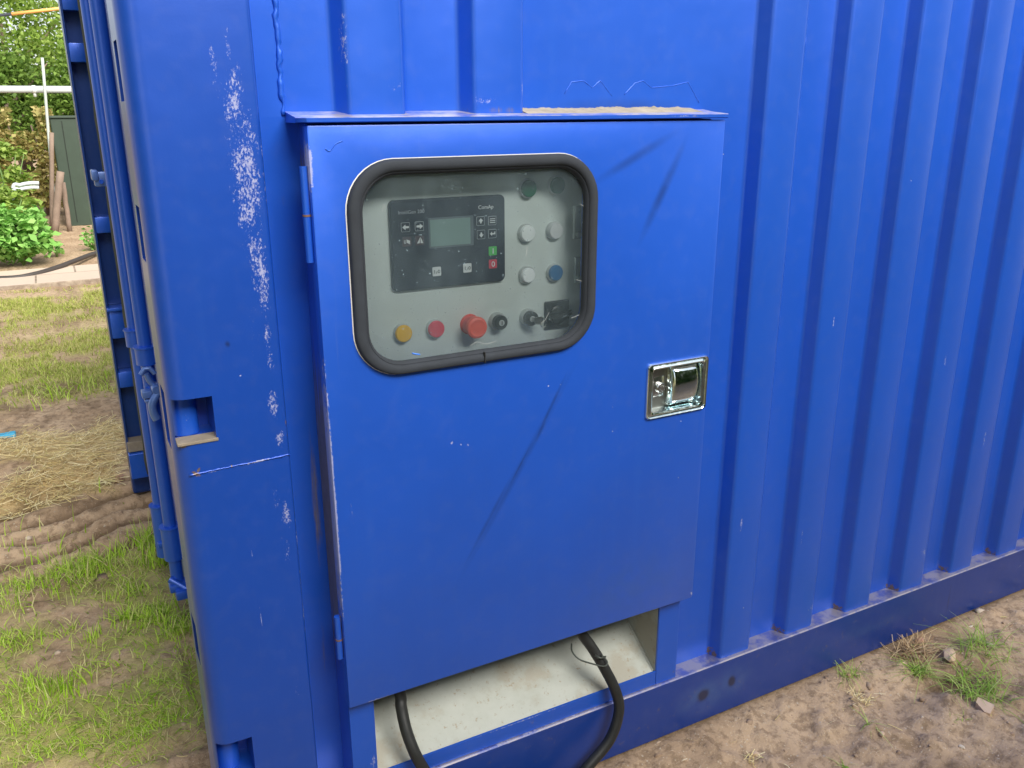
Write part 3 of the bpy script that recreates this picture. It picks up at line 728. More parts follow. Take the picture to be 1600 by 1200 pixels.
canopy = obj('canopy', bm, can_m, cab, 'auto')
bm = BM(); rr = random.Random(9); rings = []
kk_ = .5
for i in range(160):
    x = -.626 + .376 * i / 159; kk_ += rr.uniform(-.22, .22); kk_ = min(1.4, max(.1, kk_)); k = kk_ * min(1, (160 - i) / 16)
    rings.append([(x, -.012, 1.3992), (x, .010, 1.4030 + .0025 * k), (x, .0335, 1.4075 + .0050 * k), (x, .034, 1.402)])
loops(bm, rings, cap=True); bmesh.ops.recalc_face_normals(bm, faces=bm.faces); obj('dirt_ledge', bm, plain('dry_dirt', (.34, .29, .20), .95, var=.5, scale=40, bump=.6), canopy)
b = NB('well_paint'); v = b.obj(); n = b.noise(v, 7, 6, .65); n2 = b.noise(v, 90, 4, .7)
col = b.mix(b.ramp(n, .35, .7), (.44, .46, .41), (.37, .39, .34)); col = b.mix(b.math('MULTIPLY', b.ramp(n, .5, .62), .5), col, (.34, .29, .21)); col = b.mix(b.ramp(n2, .58, .70, 0, .75), col, (.30, .24, .16))
b.bump(n2, .15, .003); well_m = b.fin(col, .6)
bm = BM()
fl = [(-.952, -.0004, .176), (-.288, -.0004, .176), (-.288, .30, .378), (-.952, .30, .378)]
bm.faces.new([bm.verts.new(p) for p in fl])
for x in (-.2865, -.9515):
    bm.faces.new([bm.verts.new(p) for p in ((x, 0, .15), (x, .30, .15), (x, .30, .62), (x, 0, .62))])
bm.faces.new([bm.verts.new(p) for p in ((-.952, .30, .37), (-.288, .30, .37), (-.288, .30, .62), (-.952, .30, .62))])
bm.faces.new([bm.verts.new(p) for p in ((-.952, 0, .60), (-.288, 0, .60), (-.288, .30, .60), (-.952, .30, .60))])
obj('cable_well', bm, well_m, cab, label='pale painted well below the cabinet door')
bm = BM(); tube(bm, [(-.2885, .005, .1795), (-.2885, .29, .3715)], .0028, 6); obj('well_weld', bm, well_m, fr_o)
bm = BM(); P = [( -.93 + .6 * i / 30, -.001, .3755 + .0015 * math.sin(i * 1.7)) for i in range(31)]; tube(bm, P, .0022, 6); obj('door_gasket', bm, seal_m, cdoor, True)
# inside walls of the cabinet
in_m = plain('inner_paint', (.36, .40, .39), .6)
bm = BM(); box(bm, -.99, -.955, .0705, .29, .61, 1.38); box(bm, -.28, -.26, .051, .29, .61, 1.38); box(bm, -.99, -.26, .30, .31, .15, 1.39); box(bm, -.954, -.281, .05, .295, 1.36, 1.385)
obj('inner_wall', bm, in_m, cab)

# paddle latch
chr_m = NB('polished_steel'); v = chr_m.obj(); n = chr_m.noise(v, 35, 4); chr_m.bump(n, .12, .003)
chr_m = chr_m.fin((.72, .82, .83), chr_m.ramp(chr_m.noise(v, 120, 3), .3, .7, .06, .22), 1.0)  # teal tint in the base colour stands for reflected sky
dull_m = plain('dull_steel', (.42, .41, .38), .35, 1.0, var=.3)
LO = (-.3755, -.2245, .8195, .9345); LI = (-.3615, -.2395, .8325, .9215)
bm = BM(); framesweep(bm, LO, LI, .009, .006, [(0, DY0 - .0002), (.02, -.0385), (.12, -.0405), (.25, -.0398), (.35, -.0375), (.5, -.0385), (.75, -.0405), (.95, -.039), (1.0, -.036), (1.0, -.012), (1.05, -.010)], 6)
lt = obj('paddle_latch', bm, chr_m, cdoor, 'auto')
bm = BM(); box(bm, LI[0] - .002, LI[1] + .002, -.012, -.009, LI[2] - .002, LI[3] + .002); obj('latch_dish', bm, dull_m, lt)
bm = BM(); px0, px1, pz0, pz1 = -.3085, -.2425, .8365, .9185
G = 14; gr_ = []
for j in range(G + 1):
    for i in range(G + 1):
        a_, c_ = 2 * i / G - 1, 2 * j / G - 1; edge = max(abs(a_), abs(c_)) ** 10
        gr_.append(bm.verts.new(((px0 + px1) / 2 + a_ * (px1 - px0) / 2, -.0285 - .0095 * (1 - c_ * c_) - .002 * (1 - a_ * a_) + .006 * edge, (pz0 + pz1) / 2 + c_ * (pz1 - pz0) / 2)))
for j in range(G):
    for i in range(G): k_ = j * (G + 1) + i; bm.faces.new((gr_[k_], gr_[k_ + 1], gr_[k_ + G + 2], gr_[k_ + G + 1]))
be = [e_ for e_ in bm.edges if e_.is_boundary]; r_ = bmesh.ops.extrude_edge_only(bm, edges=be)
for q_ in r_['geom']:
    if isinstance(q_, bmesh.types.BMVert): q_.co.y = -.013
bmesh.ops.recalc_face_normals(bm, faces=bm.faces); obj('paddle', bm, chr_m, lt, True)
bm = BM(); p = at(1033, 606, Y=-.02); box(bm, p.x - .013, p.x + .012, -.0125, -.011, p.z - .02, p.z + .022, .001); lathe_y(bm, p.x, p.z, [(.0105, -.012), (.0105, -.020), (.009, -.0215), (.0065, -.0215), (.006, -.0205), (.004, -.0205), (.0035, -.022)], 24)
obj('lock_cylinder', bm, plain('lock_steel', (.62, .62, .6), .25, 1.0), lt, 'auto')
bm = BM(); q = at(1047, 602, Y=-.02); lathe_y(bm, q.x, q.z, [(.003, -.012), (.003, -.014), (.001, -.0145)], 12); obj('rivet', bm, dull_m, lt)

# ---------------------------------------------------------------- control panel behind the window
PY = .030
pan = thing('generator_switchboard', 'grey generator control panel behind the cabinet window, with display and push buttons', 'switchboard', (-.72, PY, .62))
b = NB('panel_paint'); v = b.obj()
pm_ = b.fin(b.mix(b.noise(v, 12, 4), (.60, .66, .64), (.66, .71, .69)), .5)
bm = BM(); box(bm, -.953, -.285, PY, PY + .004, .62, 1.359, .001); obj('panel_plate', bm, pm_, pan)
# controller with display and keys
ctl_m = plain('controller_black', (.016, .024, .044), .42, var=.2)
cx0, cx1, cz0, cz1 = -.866, -.654, 1.1155, 1.2665
bm = BM(); prism(bm, rrect(cx0, cx1, cz0, cz1, .010), PY - .009, PY + .001); es = [e for e in bm.edges if abs(e.verts[0].co.y - (PY - .009)) < 1e-5 and abs(e.verts[1].co.y - (PY - .009)) < 1e-5]
bmesh.ops.bevel(bm, geom=es, offset=.0025, segments=2, affect='EDGES')
ctl = obj('controller', bm, ctl_m, pan, label='dark controller with grey display and small keys')
cf = PY - .0092
def flat(name, x0, x1, z0, z1, y, mat, par, r=.0015, lab=None):
    bm = BM(); prism(bm, rrect(x0, x1, z0, z1, r, 3), y, y + .0008); return obj(name, bm, mat, par, label=lab)
white_m = plain('print_white', (.72, .74, .76), .5, var=.05); green_m = plain('key_green', (.08, .50, .10), .5, var=.1); red_m = plain('key_red', (.62, .05, .09), .5, var=.1)
lcd_m = plain('lcd', (.20, .30, .285), .3, var=.06, scale=10); bez_m = plain('lcd_bezel', (.11, .14, .165), .4)
flat('display_bezel', -.799, -.716, 1.184, 1.2345, cf - .0009, bez_m, ctl); flat('display', -.7965, -.7225, 1.187, 1.2315, cf - .0018, lcd_m, ctl, .001)
def poly(bm, pts, y):
    bm.faces.new([bm.verts.new((x, y, z)) for x, z in pts])
ks = .0078
def key(cx, cz, draw, box_=True, fill=None, mark=white_m, lab=None):
    o = flat('key', cx - ks, cx + ks, cz - ks, cz + ks, cf - .0009, fill or (plain('key_line', (.40, .43, .46), .5) if box_ else plain('key_brown', (.07, .05, .065), .5)), ctl, .0018, lab)
    if box_ and not fill: flat('key_face', cx - ks + .0008, cx + ks - .0008, cz - ks + .0008, cz + ks - .0008, cf - .0014, ctl_m, o, .0012)
    bm = BM(); draw(bm, cx, cz, cf - .0023)
    for f_ in bm.faces: f_.normal_update()
    r = bmesh.ops.extrude_face_region(bm, geom=bm.faces[:]); bmesh.ops.translate(bm, vec=(0, .0006, 0), verts=[e for e in r['geom'] if isinstance(e, bmesh.types.BMVert)])
    bmesh.ops.recalc_face_normals(bm, faces=bm.faces); obj('key_symbol', bm, mark, o)
def arrow(sx, sz):
    def d(bm, x, z, y):
        if sx: poly(bm, [(x + sx * .006, z), (x + sx * .0005, z + .0045), (x + sx * .0005, z - .0045)], y); poly(bm, [(x + sx * .0005, z - .0018), (x + sx * .0005, z + .0018), (x - sx * .0055, z + .0015), (x - sx * .0055, z - .0015)], y)
        else: poly(bm, [(x, z + sz * .005), (x + .0045, z - sz * .0), (x - .0045, z - sz * .0)], y); poly(bm, [(x - .0022, z), (x + .0022, z), (x + .0008, z - sz * .004), (x - .0008, z - sz * .004)], y)
    return d
def menu(bm, x, z, y):
    for k in (-1, 0, 1): poly(bm, [(x - .005, z + k * .0032 - .0006), (x + .005, z + k * .0032 - .0006), (x + .005, z + k * .0032 + .0006), (x - .005, z + k * .0032 + .0006)], y)
def enter(bm, x, z, y):
    poly(bm, [(x - .005, z), (x - .0015, z + .0035), (x - .0015, z - .0035)], y); poly(bm, [(x - .0015, z - .0012), (x + .005, z - .0012), (x + .005, z + .0035), (x + .003, z + .0035), (x + .003, z + .001), (x - .0015, z + .001)], y)
def tri(bm, x, z, y):
    poly(bm, [(x - .0055, z - .0045), (x - .001, z - .0045), (x + .0005, z + .0055)], y); poly(bm, [(x + .0008, z - .0045), (x + .0055, z - .0045), (x + .001, z + .0055)], y)
def horn(bm, x, z, y):
    poly(bm, [(x - .001, z - .0015), (x + .005, z - .0045), (x + .005, z + .0015), (x - .001, z + .004)], y)
    for k in (1, 2): poly(bm, [(x - .001 - k * .0022, z - .003), (x - .0003 - k * .0022, z - .003), (x - .0003 - k * .0022, z + .003), (x - .001 - k * .0022, z + .003)], y)
def barI(bm, x, z, y): poly(bm, [(x - .0008, z - .0045), (x + .0008, z - .0045), (x + .0008, z + .0045), (x - .0008, z + .0045)], y)
def ringO(bm, x, z, y):
    a = [(x + .0032 * math.cos(t * math.pi / 8), z + .0048 * math.sin(t * math.pi / 8)) for t in range(16)]; c_ = [(x + .0018 * math.cos(t * math.pi / 8), z + .0034 * math.sin(t * math.pi / 8)) for t in range(16)]
    for i in range(16): poly(bm, [a[i], a[(i + 1) % 16], c_[(i + 1) % 16], c_[i]], y)
def IO(bm, x, z, y):
    poly(bm, [(x - .0050, z - .003), (x - .0042, z - .003), (x - .0042, z + .003), (x - .0050, z + .003)], y)
    poly(bm, [(x - .0018, z - .0035), (x - .0012, z - .0035), (x + .0004, z + .0008), (x - .0002, z + .0008)], y)
    a = [(x + .0035 + .0022 * math.cos(t * math.pi / 6), z + .003 * math.sin(t * math.pi / 6)) for t in range(12)]; c_ = [(x + .0035 + .0013 * math.cos(t * math.pi / 6), z + .0021 * math.sin(t * math.pi / 6)) for t in range(12)]
    for i in range(12): poly(bm, [a[i], a[(i + 1) % 12], c_[(i + 1) % 12], c_[i]], y)
key(-.840, 1.2225, arrow(-1, 0)); key(-.8155, 1.2225, arrow(1, 0)); key(-.8385, 1.1985, horn, False); key(-.8155, 1.199, tri, False)
key(-.7025, 1.224, arrow(0, 1)); key(-.680, 1.2235, menu); key(-.702, 1.201, arrow(0, -1)); key(-.680, 1.201, enter)
key(-.6795, 1.171, barI, True, green_m, white_m, 'green start key'); key(-.6795, 1.148, ringO, True, red_m, white_m, 'red stop key')
kd = plain('key_ink', (.10, .14, .13), .5)
key(-.7865, 1.1442, IO, True, white_m, kd, 'white on off key'); key(-.729, 1.1452, IO, True, white_m, kd, 'white on off key')
grey_t = plain('print_grey', (.42, .45, .50), .5)
text('InteliGen 200', -.8055, 1.2465, cf - .001, .0085, grey_t, ctl, align='RIGHT'); text('ComAp', -.692, 1.247, cf - .001, .0092, white_m, ctl)

met_m = plain('button_metal', (.55, .57, .57), .4, .3)
def button(u, v, col, label, r=.0135, depth=.012, bez=met_m, y=None):
    p = at(u, v, Y=PY - depth)
    bm = BM(); lathe_y(bm, p.x, p.z, [(.0165, PY), (.0165, PY - .004), (.0150, PY - .0065), (.0140, PY - .0065)], 32); o = obj('push_button', bm, bez, pan, 'auto', label=label)
    bm = BM(); lathe_y(bm, p.x, p.z, [(r, PY - .004), (r, PY - depth + .002), (r - .0015, PY - depth), (r * .5, PY - depth - .0004)], 32); obj('button_cap', bm, plain('cap', col, .4, var=.05), o, 'auto')
button(632, 522, (.90, .50, .02), 'yellow push button at the panel foot', .0150); button(683, 515, (.78, .05, .10), 'red push button beside the yellow one', .0150)
button(826, 365, (.84, .88, .88), 'grey lens button left of its pair', .0148); button(870, 361, (.60, .61, .62), 'dull grey lens button right of its pair', .0148)
button(827, 431, (.90, .93, .95), 'pale lens button above the key switch', .0135); button(870, 427, (.01, .13, .33), 'blue push button', .0145)
button(828, 295, (.005, .12, .06), 'dark green button in the upper row, left one', .0150); button(873, 290, (.01, .11, .07), 'dark green button in the upper row, right one', .0145)
# mushroom emergency stop
p = at(735, 507, Y=PY - .004); est_m = plain('stop_red', (.75, .07, .055), .42, var=.08)
bm = BM(); lathe_y(bm, p.x, p.z, [(.0185, PY), (.0185, PY - .003), (.0165, PY - .005), (.0160, PY - .022), (.0140, PY - .024)], 32); o = obj('emergency_stop', bm, est_m, pan, 'auto', label='red mushroom emergency stop button')
bm = BM(); lathe_y(bm, p.x, p.z, [(.012, PY - .022), (.0192, PY - .025), (.0198, PY - .030), (.0185, PY - .0335), (.0150, PY - .0350), (.0125, PY - .0340), (.006, PY - .0346)], 32); obj('stop_cap', bm, plain('stop_cap', (.92, .13, .09), .4, var=.08), o, 'auto')
# key switches
blk = plain('switch_black', (.02, .022, .024), .35)
for i, (u, v) in enumerate(((778, 502), (826, 496))):
    p = at(u, v, Y=PY - .006)
    bm = BM(); lathe_y(bm, p.x, p.z, [(.0165, PY), (.0165, PY - .005), (.0150, PY - .009), (.0135, PY - .009)], 32); o = obj('key_switch', bm, met_m, pan, 'auto', label='key switch without a key' if i == 0 else 'key switch with a small key in it')
    bm = BM(); lathe_y(bm, p.x, p.z, [(.0132, PY - .005), (.0132, PY - .019), (.0120, PY - .0205), (.006, PY - .0205)], 32); obj('switch_barrel', bm, blk, o, 'auto')
    bm = BM(); lathe_y(bm, p.x, p.z, [(.0055, PY - .020), (.0055, PY - .0218), (.004, PY - .022)], 20); c2 = obj('keyhole_plate', bm, met_m, o, 'auto')
    if i == 0:
        bm = BM(); box(bm, p.x - .0008, p.x + .0008, PY - .0226, PY - .0215, p.z - .0035, p.z + .0035); obj('keyhole', bm, blk, o)
    else:
        bm = BM(); box(bm, p.x - .0012, p.x + .0012, PY - .032, PY - .0218, p.z - .004, p.z + .004, .0004); prism(bm, rrect(p.x - .002, p.x + .015, p.z - .008, p.z + .006, .005, 4), PY - .0335, PY - .0318)
        tube(bm, [(p.x + .016 + .006 * math.cos(t * .5), PY - .033, p.z - .006 + .009 * math.sin(t * .5)) for t in range(13)], .0009, 6, False); obj('key', bm, plain('key_steel', (.55, .55, .53), .3, 1), o)
# rotary switch
p = at(870, 491, Y=PY - .004)
bm = BM(); box(bm, p.x - .0255, p.x + .0255, PY - .007, PY, p.z - .026, p.z + .026, .002); o = obj('rotary_switch', bm, plain('rotary_plate', (.035, .04, .045), .45), pan, label='square black rotary switch')
bm = BM(); lathe_y(bm, p.x, p.z, [(.018, PY - .007), (.018, PY - .010), (.015, PY - .012)], 28)
vs = box(bm, p.x - .0225, p.x + .0225, PY - .026, PY - .010, p.z - .005, p.z + .005, .002); bmesh.ops.rotate(bm, verts=[q for q in bm.verts if q.co.y < PY - .0125], cent=(p.x, PY, p.z), matrix=Matrix.Rotation(math.radians(-18), 3, 'Y')); obj('switch_lever', bm, blk, o, 'auto')
# latch gear of the door seen through the window's right edge
gal = plain('galvanised', (.34, .38, .38), .4, .7)
for (u0, v0, u1, v1) in ((897, 322, 916, 372), (899, 402, 915, 440)):
    a, c_ = at(u0, v0, Y=-.002), at(u1, v1, Y=-.002)
    bm = BM(); box(bm, a.x, c_.x + .02, -.004, .002, c_.z, a.z, .001); lathe_y(bm, a.x + .008, c_.z + .008, [(.006, -.004), (.006, -.009), (.004, -.010)], 6); lathe_y(bm, a.x + .010, a.z - .010, [(.004, -.004), (.004, -.007)], 6)
    obj('latch_bracket', bm, gal, cdoor, 'auto')

# ---------------------------------------------------------------- cables
cab_m = plain('cable_rubber', (.018, .019, .018), .45, var=.5, scale=30, bump=.2)
def cable(P, r, name, label, par=None):
    bm = BM(); tube(bm, smoothpath(P, 10), r, 16); o = obj(name, bm, cab_m, None, True, loc=P[-1]); return tag(o, label, 'cable', 'cables hanging from the cabinet')
hang = thing('power_cable', 'black rubber cable with a wire tie, bowing out at the right of the cabinet well', 'cable', at(915, 1200, Y=-.05), 'cables hanging from the cabinet')
P = [Vector((-.545, .10, .52)), at(898, 972, Y=.035), at(925, 1012, Y=.010), at(945, 1045, Y=-.012), at(962, 1080, Y=-.030), at(967, 1112, Y=-.042), at(953, 1155, Y=-.050), at(920, 1196, Y=-.055), at(880, 1240, Y=-.06)]
e = P[-1]; P += [Vector((e.x - .06, e.y - .03, .02)), Vector((e.x - .2, e.y - .08, .012)), Vector((e.x - .5, e.y - .13, .012))]
sp = smoothpath(P, 10); bm = BM(); tube(bm, sp, .0118, 18); obj('cable_sheath', bm, cab_m, hang, True)
bm = BM(); k = at(938, 1034, Y=-.008)
tube(bm, smoothpath([at(893, 1006, Y=.02), at(894, 1018, Y=.0), at(905, 1030, Y=-.018), at(925, 1037, Y=-.024), at(944, 1041, Y=-.026), at(949, 1034, Y=-.022), at(940, 1023, Y=-.012)], 6), .0018, 6)
tube(bm, smoothpath([at(930, 1024, Y=-.015), at(938, 1028, Y=-.026), at(946, 1026, Y=-.012)], 6), .0022, 6)
obj('wire_tie', bm, plain('tie', (.06, .07, .06), .5), hang, True)
P = [Vector((-.915, .09, .50)), at(622, 1072, Y=.035), at(627, 1105, Y=.018), at(636, 1145, Y=-.008), at(655, 1190, Y=-.035), at(690, 1240, Y=-.05)]
e = P[-1]; P += [Vector((e.x + .06, -.06, .03)), Vector((e.x + .2, -.09, .012)), Vector((e.x + .3, -.12, .012))]
o = cable(P, .0115, 'power_cable', 'black rubber cable curving out at the left end of the cabinet well')

# ---------------------------------------------------------------- small things on the soil
stone_m = plain('stone', (.60, .44, .30), .85, var=.15, scale=25, bump=.2); brick_m = plain('brick_bit', (.48, .27, .19), .9, var=.2, scale=40, bump=.3)
def stone(u, v, sx, sy, sz, mat, label, seed, name='stone', flatp=None):
    c = at(u, v, Z=0); r_ = random.Random(seed); bm = BM(); bmesh.ops.create_icosphere(bm, subdivisions=2, radius=1)
    z = float(ground_h(c.x, c.y)); a = r_.uniform(0, 3)
    for q in bm.verts:
        k = 1 + r_.uniform(-.16, .16); x, y = q.co.x * sx * k, q.co.y * sy * k
        q.co = Vector((c.x + x * math.cos(a) - y * math.sin(a), c.y + x * math.sin(a) + y * math.cos(a), z + q.co.z * sz * k + sz * .4))
    return tag(obj(name, bm, mat, None, False, loc=(c.x, c.y, z)), label, 'stone')
# flat wedge of slate
c = at(1536, 1105, Z=0); z = float(ground_h(c.x, c.y)) + .006
pts = [at(u, v, Z=0) for u, v in ((1527, 1095), (1553, 1107), (1546, 1121), (1537, 1118), (1524, 1103))]
bm = BM(); a = [bm.verts.new((p.x, p.y, z + .006)) for p in pts]; b_ = [bm.verts.new((p.x, p.y, z - .012)) for p in pts]; bm.faces.new(a); bm.faces.new(b_[::-1])
for i in range(5): bm.faces.new((a[i], b_[i], b_[(i + 1) % 5], a[(i + 1) % 5]))
bmesh.ops.recalc_face_normals(bm, faces=bm.faces); tag(obj('stone', bm, stone_m, None, loc=(c.x, c.y, z)), 'flat tan wedge shaped stone on the soil below the large green tuft', 'stone')
stone(1437, 1003, .020, .010, .008, brick_m, 'pinkish brick chip beside the dry root clump', 1)
stone(1327, 1056, .007, .006, .006, brick_m, 'small orange brick chip in the grass by the rail', 2)
stone(1482, 1032, .030, .016, .012, stone_m, 'long grey brown clod between the grass tufts', 3)
stone(1378, 1148, .008, .006, .005, stone_m, 'small pale pebble above the lower edge of the bare soil', 4)
stone(1503, 1163, .007, .005, .005, plain('white_stone', (.6, .52, .42), .8), 'whitish pebble at the lower right of the soil', 5)
stone(1182, 1169, .010, .007, .006, stone_m, 'brown pebble in front of the rail near the cable', 6)
stone(188, 752, .030, .012, .018, brick_m, 'reddish brick chip at the edge of the straw', 7)
stone(66, 838, .028, .018, .010, plain('brick2', (.36, .22, .17), .9), 'reddish flat stone pressed in the wheel ruts', 8)
bm = BM(); c = at(11, 678, Z=.02); box(bm, c.x - .04, c.x + .035, c.y - .03, c.y + .02, c.z - .014, c.z + .004, .004)
for q in bm.verts: q.co.z += .012 * math.sin(q.co.x * 90) + .006 * math.sin(q.co.y * 130)
tag(obj('plastic_scrap', bm, plain('cyan_plastic', (.03, .38, .62), .5), None, loc=tuple(c)), 'crumpled bright blue plastic scrap on the soil at the left edge', 'litter')
tuft_m = blade_mat('tuft_blade', [(.17, .30, .04), (.30, .50, .07), (.48, .64, .16), (.55, .58, .25)])
root_m = blade_mat('root_blade', [(.30, .18, .09), (.46, .31, .16), (.6, .46, .27), (.24, .14, .07)], .1)
def tuft(u, v, n, sp, h, wd, lean, label, mat=tuft_m, name='grass_tuft', cat='grass tuft', grp='grass tufts on the bare soil', flatness=False):
    c = at(u, v, Z=0); x = rng.normal(0, sp, n); y = rng.normal(0, sp * .6, n); z0 = float(ground_h(c.x, c.y))
    P = np.stack([x, y, ground_h(x + c.x, y + c.y) - z0 - .002], -1)
    if flatness: V1, F1 = stalks(P + np.array([0, 0, .004]), rng.uniform(.3, 1, n) * h, rng.uniform(.7, 1.3, n) * wd, rng, .6)
    else: V1, F1 = blades(P, rng.uniform(.3, 1, n) * h, rng.uniform(.7, 1.3, n) * wd, rng.uniform(.4, 1.5, n) * lean, rng, 5, 1.3)
    o = npmesh(name, V1, F1, mat); o.location = (c.x, c.y, z0); tag(o, label, cat, grp)
tuft(1325, 1055, 50, .018, .055, .0018, 1.3, 'small green tuft close to the rail, left of the dry roots')
tuft(1435, 1050, 70, .018, .085, .0024, 1.3, 'green tuft growing in front of the dry root clump')
tuft(1530, 1020, 110, .040, .095, .0024, 1.5, 'tall loose green tuft right of the dry root clump')
tuft(1530, 1075, 110, .040, .085, .0028, 1.4, 'broad bladed green tuft above the flat tan stone')
tuft(1500, 1050, 34, .022, .07, .0024, 1.4, 'thin green tuft between two larger tufts')
tuft(1357, 1132, 12, .004, .04, .003, 1.5, 'single star shaped green sprout on open soil')
tuft(1321, 1190, 12, .004, .03, .003, 1.5, 'yellow green sprout at the bottom edge of the picture')
tuft(1505, 1125, 12, .012, .02, .0014, 1.2, 'tiny sprouts left of the flat tan stone')
tuft(1425, 1020, 330, .030, .06, .0016, 1, 'dry tangled brown root clump lying by the rail', root_m, 'root_clump', 'dry roots', None, True)
tuft(1345, 1095, 60, .022, .03, .0012, 1, 'pale dry stalks lying below the small tuft', straw_m, 'dry_stalks', 'dry stalks', None, True)
tuft(1175, 1180, 40, .012, .02, .0014, 1, 'greyish wisps of dry leaf in front of the rail near the cable', straw_m, 'dry_leaf_wisp', 'dry leaves', None, True)

# ---------------------------------------------------------------- garden behind
wood_m = plain('old_wood', (.22, .16, .12), .9, var=.35, scale=20, bump=.4)
def post3(name, a, b_, r, mat, label, cat, grp=None, n=8):
    a, b_ = Vector(a), Vector(b_); bm = BM(); k = 5; pts = [a + (b_ - a) * i / k for i in range(k + 1)]
    pts = [p + Vector((random.uniform(-.1, .1) * r, 0, 0)) for p in pts]; tube(bm, pts, r, n)
    return tag(obj(name, bm, mat, None, True, loc=tuple(a)), label, cat, grp)
pipe_m = plain('pipe_grey', (.52, .56, .56), .45, var=.08, scale=5)
Yb = 11.0
pl, prr = at(-260, 140, Y=Yb), at(108, 140, Y=Yb)
pipe = thing('garden_pipe', 'thick pale grey horizontal pipe crossing in front of the bushes', 'pipe', (pl.x, Yb, 0))
bm = BM(); tube(bm, [(pl.x - .3, Yb, 1.628), (1.2, Yb, 1.632)], .042, 16); obj('pipe_run', bm, pipe_m, pipe, True)
for x in (pl.x - .2, 1.0): bm = BM(); tube(bm, [(x, Yb + .08, 0), (x, Yb + .08, 1.75)], .035, 10); obj('support', bm, wood_m, pipe, True)
c = at(56, 148, Y=Yb - .03); bm = BM(); tube(bm, [(c.x - .01, Yb, 1.632), (c.x - .01, Yb, 1.545)], .018, 10); tube(bm, [(c.x - .03, Yb, 1.63), (c.x + .01, Yb, 1.63)], .048, 16); obj('pipe_clip', bm, plain('clip', (.7, .72, .7), .5), pipe, True)
a, b_ = at(84, 330, Y=10.8), at(66, 90, Y=10.8); post3('garden_pole', (a.x, 10.8, 0), b_, .017, plain('pole_pale', (.42, .46, .42), .6), 'thin pale leaning pole in front of the grey pipe', 'pole')
a, b_ = at(-200, 44, Y=10.7), at(140, 8, Y=10.7); kk = at(18, 22, Y=10.7)
cane = thing('orange_rail', 'thin orange and black pole hanging level before the tree', 'pole', (a.x, 10.7, 0))
bm = BM(); tube(bm, [kk, b_], .018, 10); obj('orange_tube', bm, plain('orange', (.85, .42, .12), .5), cane, True)
bm = BM(); tube(bm, [a, kk], .016, 10); obj('black_tube', bm, plain('blacktube', (.05, .055, .07), .5), cane, True)
for q in (a, b_): bm = BM(); tube(bm, [(q.x, 10.75, 0), (q.x, 10.75, q.z + .05)], .02, 8); obj('support', bm, wood_m, cane, True)
a, b_ = at(77, 335, Y=10.6), at(81, 207, Y=10.6); post3('wooden_stake', (a.x, 10.6, 0), b_, .026, wood_m, 'tall upright grey wooden stake left of the green bin', 'stake', 'old wooden stakes')
a, b_ = at(80, 335, Y=10.2), at(94, 268, Y=10.2); post3('wooden_stake', (a.x, 10.2, 0), b_, .042, wood_m, 'short thick leaning wooden stake in front of the green bin', 'stake', 'old wooden stakes')
a, b_ = at(104, 330, Y=10.4), at(98, 285, Y=10.4); post3('wooden_stake', (a.x, 10.4, 0), b_, .03, wood_m, 'short broken wooden stake against the green bin', 'stake', 'old wooden stakes')
# dark green bin / locker
gx0 = at(88, 250, Y=10.9).x; gt = at(90, 181, Y=10.9).z
bin_ = thing('garden_locker', 'dark green upright garden locker behind the wooden stakes', 'locker', (gx0 + .5, 11.1, 0)); gm_ = plain('dark_green', (.028, .048, .030), .55, var=.25, scale=8)
bm = BM(); box(bm, gx0, gx0 + 1.3, 10.9, 11.5, 0, gt - .03, .01); obj('locker_body', bm, gm_, bin_)
bm = BM(); box(bm, gx0 - .015, gx0 + 1.32, 10.88, 11.52, gt - .028, gt, .006); obj('locker_lid', bm, gm_, bin_)
bm = BM(); box(bm, gx0 + .12, gx0 + .128, 10.893, 10.899, .05, gt - .06); box(bm, gx0 + .64, gx0 + .65, 10.893, 10.899, .05, gt - .06); obj('locker_seam', bm, plain('seam', (.01, .015, .01), .8), bin_)
# black hose on the soil, grey hoops, timber edge
hp = [at(-40, 437, Z=.02), at(20, 436, Z=.02), at(55, 430, Z=.03), at(85, 421, Z=.04), at(115, 410, Z=.05), at(150, 397, Z=.03), at(190, 388, Z=.03)]
hp = [Vector((p.x, p.y, p.z + .01)) for p in hp]
bm = BM(); tube(bm, smoothpath(hp, 8), .022, 10); tag(obj('garden_hose', bm, plain('hose', (.05, .042, .036), .6), None, True, loc=tuple(hp[0])), 'black hose lying on the soil beside the leafy plants', 'hose')
for i, dv in enumerate((0, 7)):
    Yh = 9.6; P = [at(14, 312, Y=Yh), at(20, 297 + dv, Y=Yh), at(32, 289 + dv, Y=Yh), at(48, 286 + dv, Y=Yh), at(61, 286 + dv, Y=Yh)]; P[0].z = 0
    bm = BM(); tube(bm, smoothpath(P, 6), .020, 10); tag(obj('bent_tube', bm, pipe_m, None, True, loc=tuple(P[0])), ('upper' if i == 0 else 'lower') + ' of two bent grey tubes above the leafy bed', 'tube', 'bent grey tubes')
a, b_ = at(-60, 352, Z=.28), at(62, 350, Z=.28)
bed = thing('raised_bed', 'weathered timber edge of the planted bed', 'garden bed', (a.x, 8.9, 0))
tw = plain('pale_timber', (.42, .34, .25), .9, var=.25, scale=12)
bm = BM(); box(bm, -3.6, b_.x, 8.95, 9.01, 0, .30, .006); obj('front_board', bm, tw, bed); bm = BM(); box(bm, b_.x - .05, b_.x, 9.011, 10.2, 0, .30, .006); obj('side_board', bm, tw, bed)
bm = BM(); box(bm, -3.58, b_.x - .052, 9.012, 10.2, 0, .24); obj('bed_soil', bm, soil, bed)

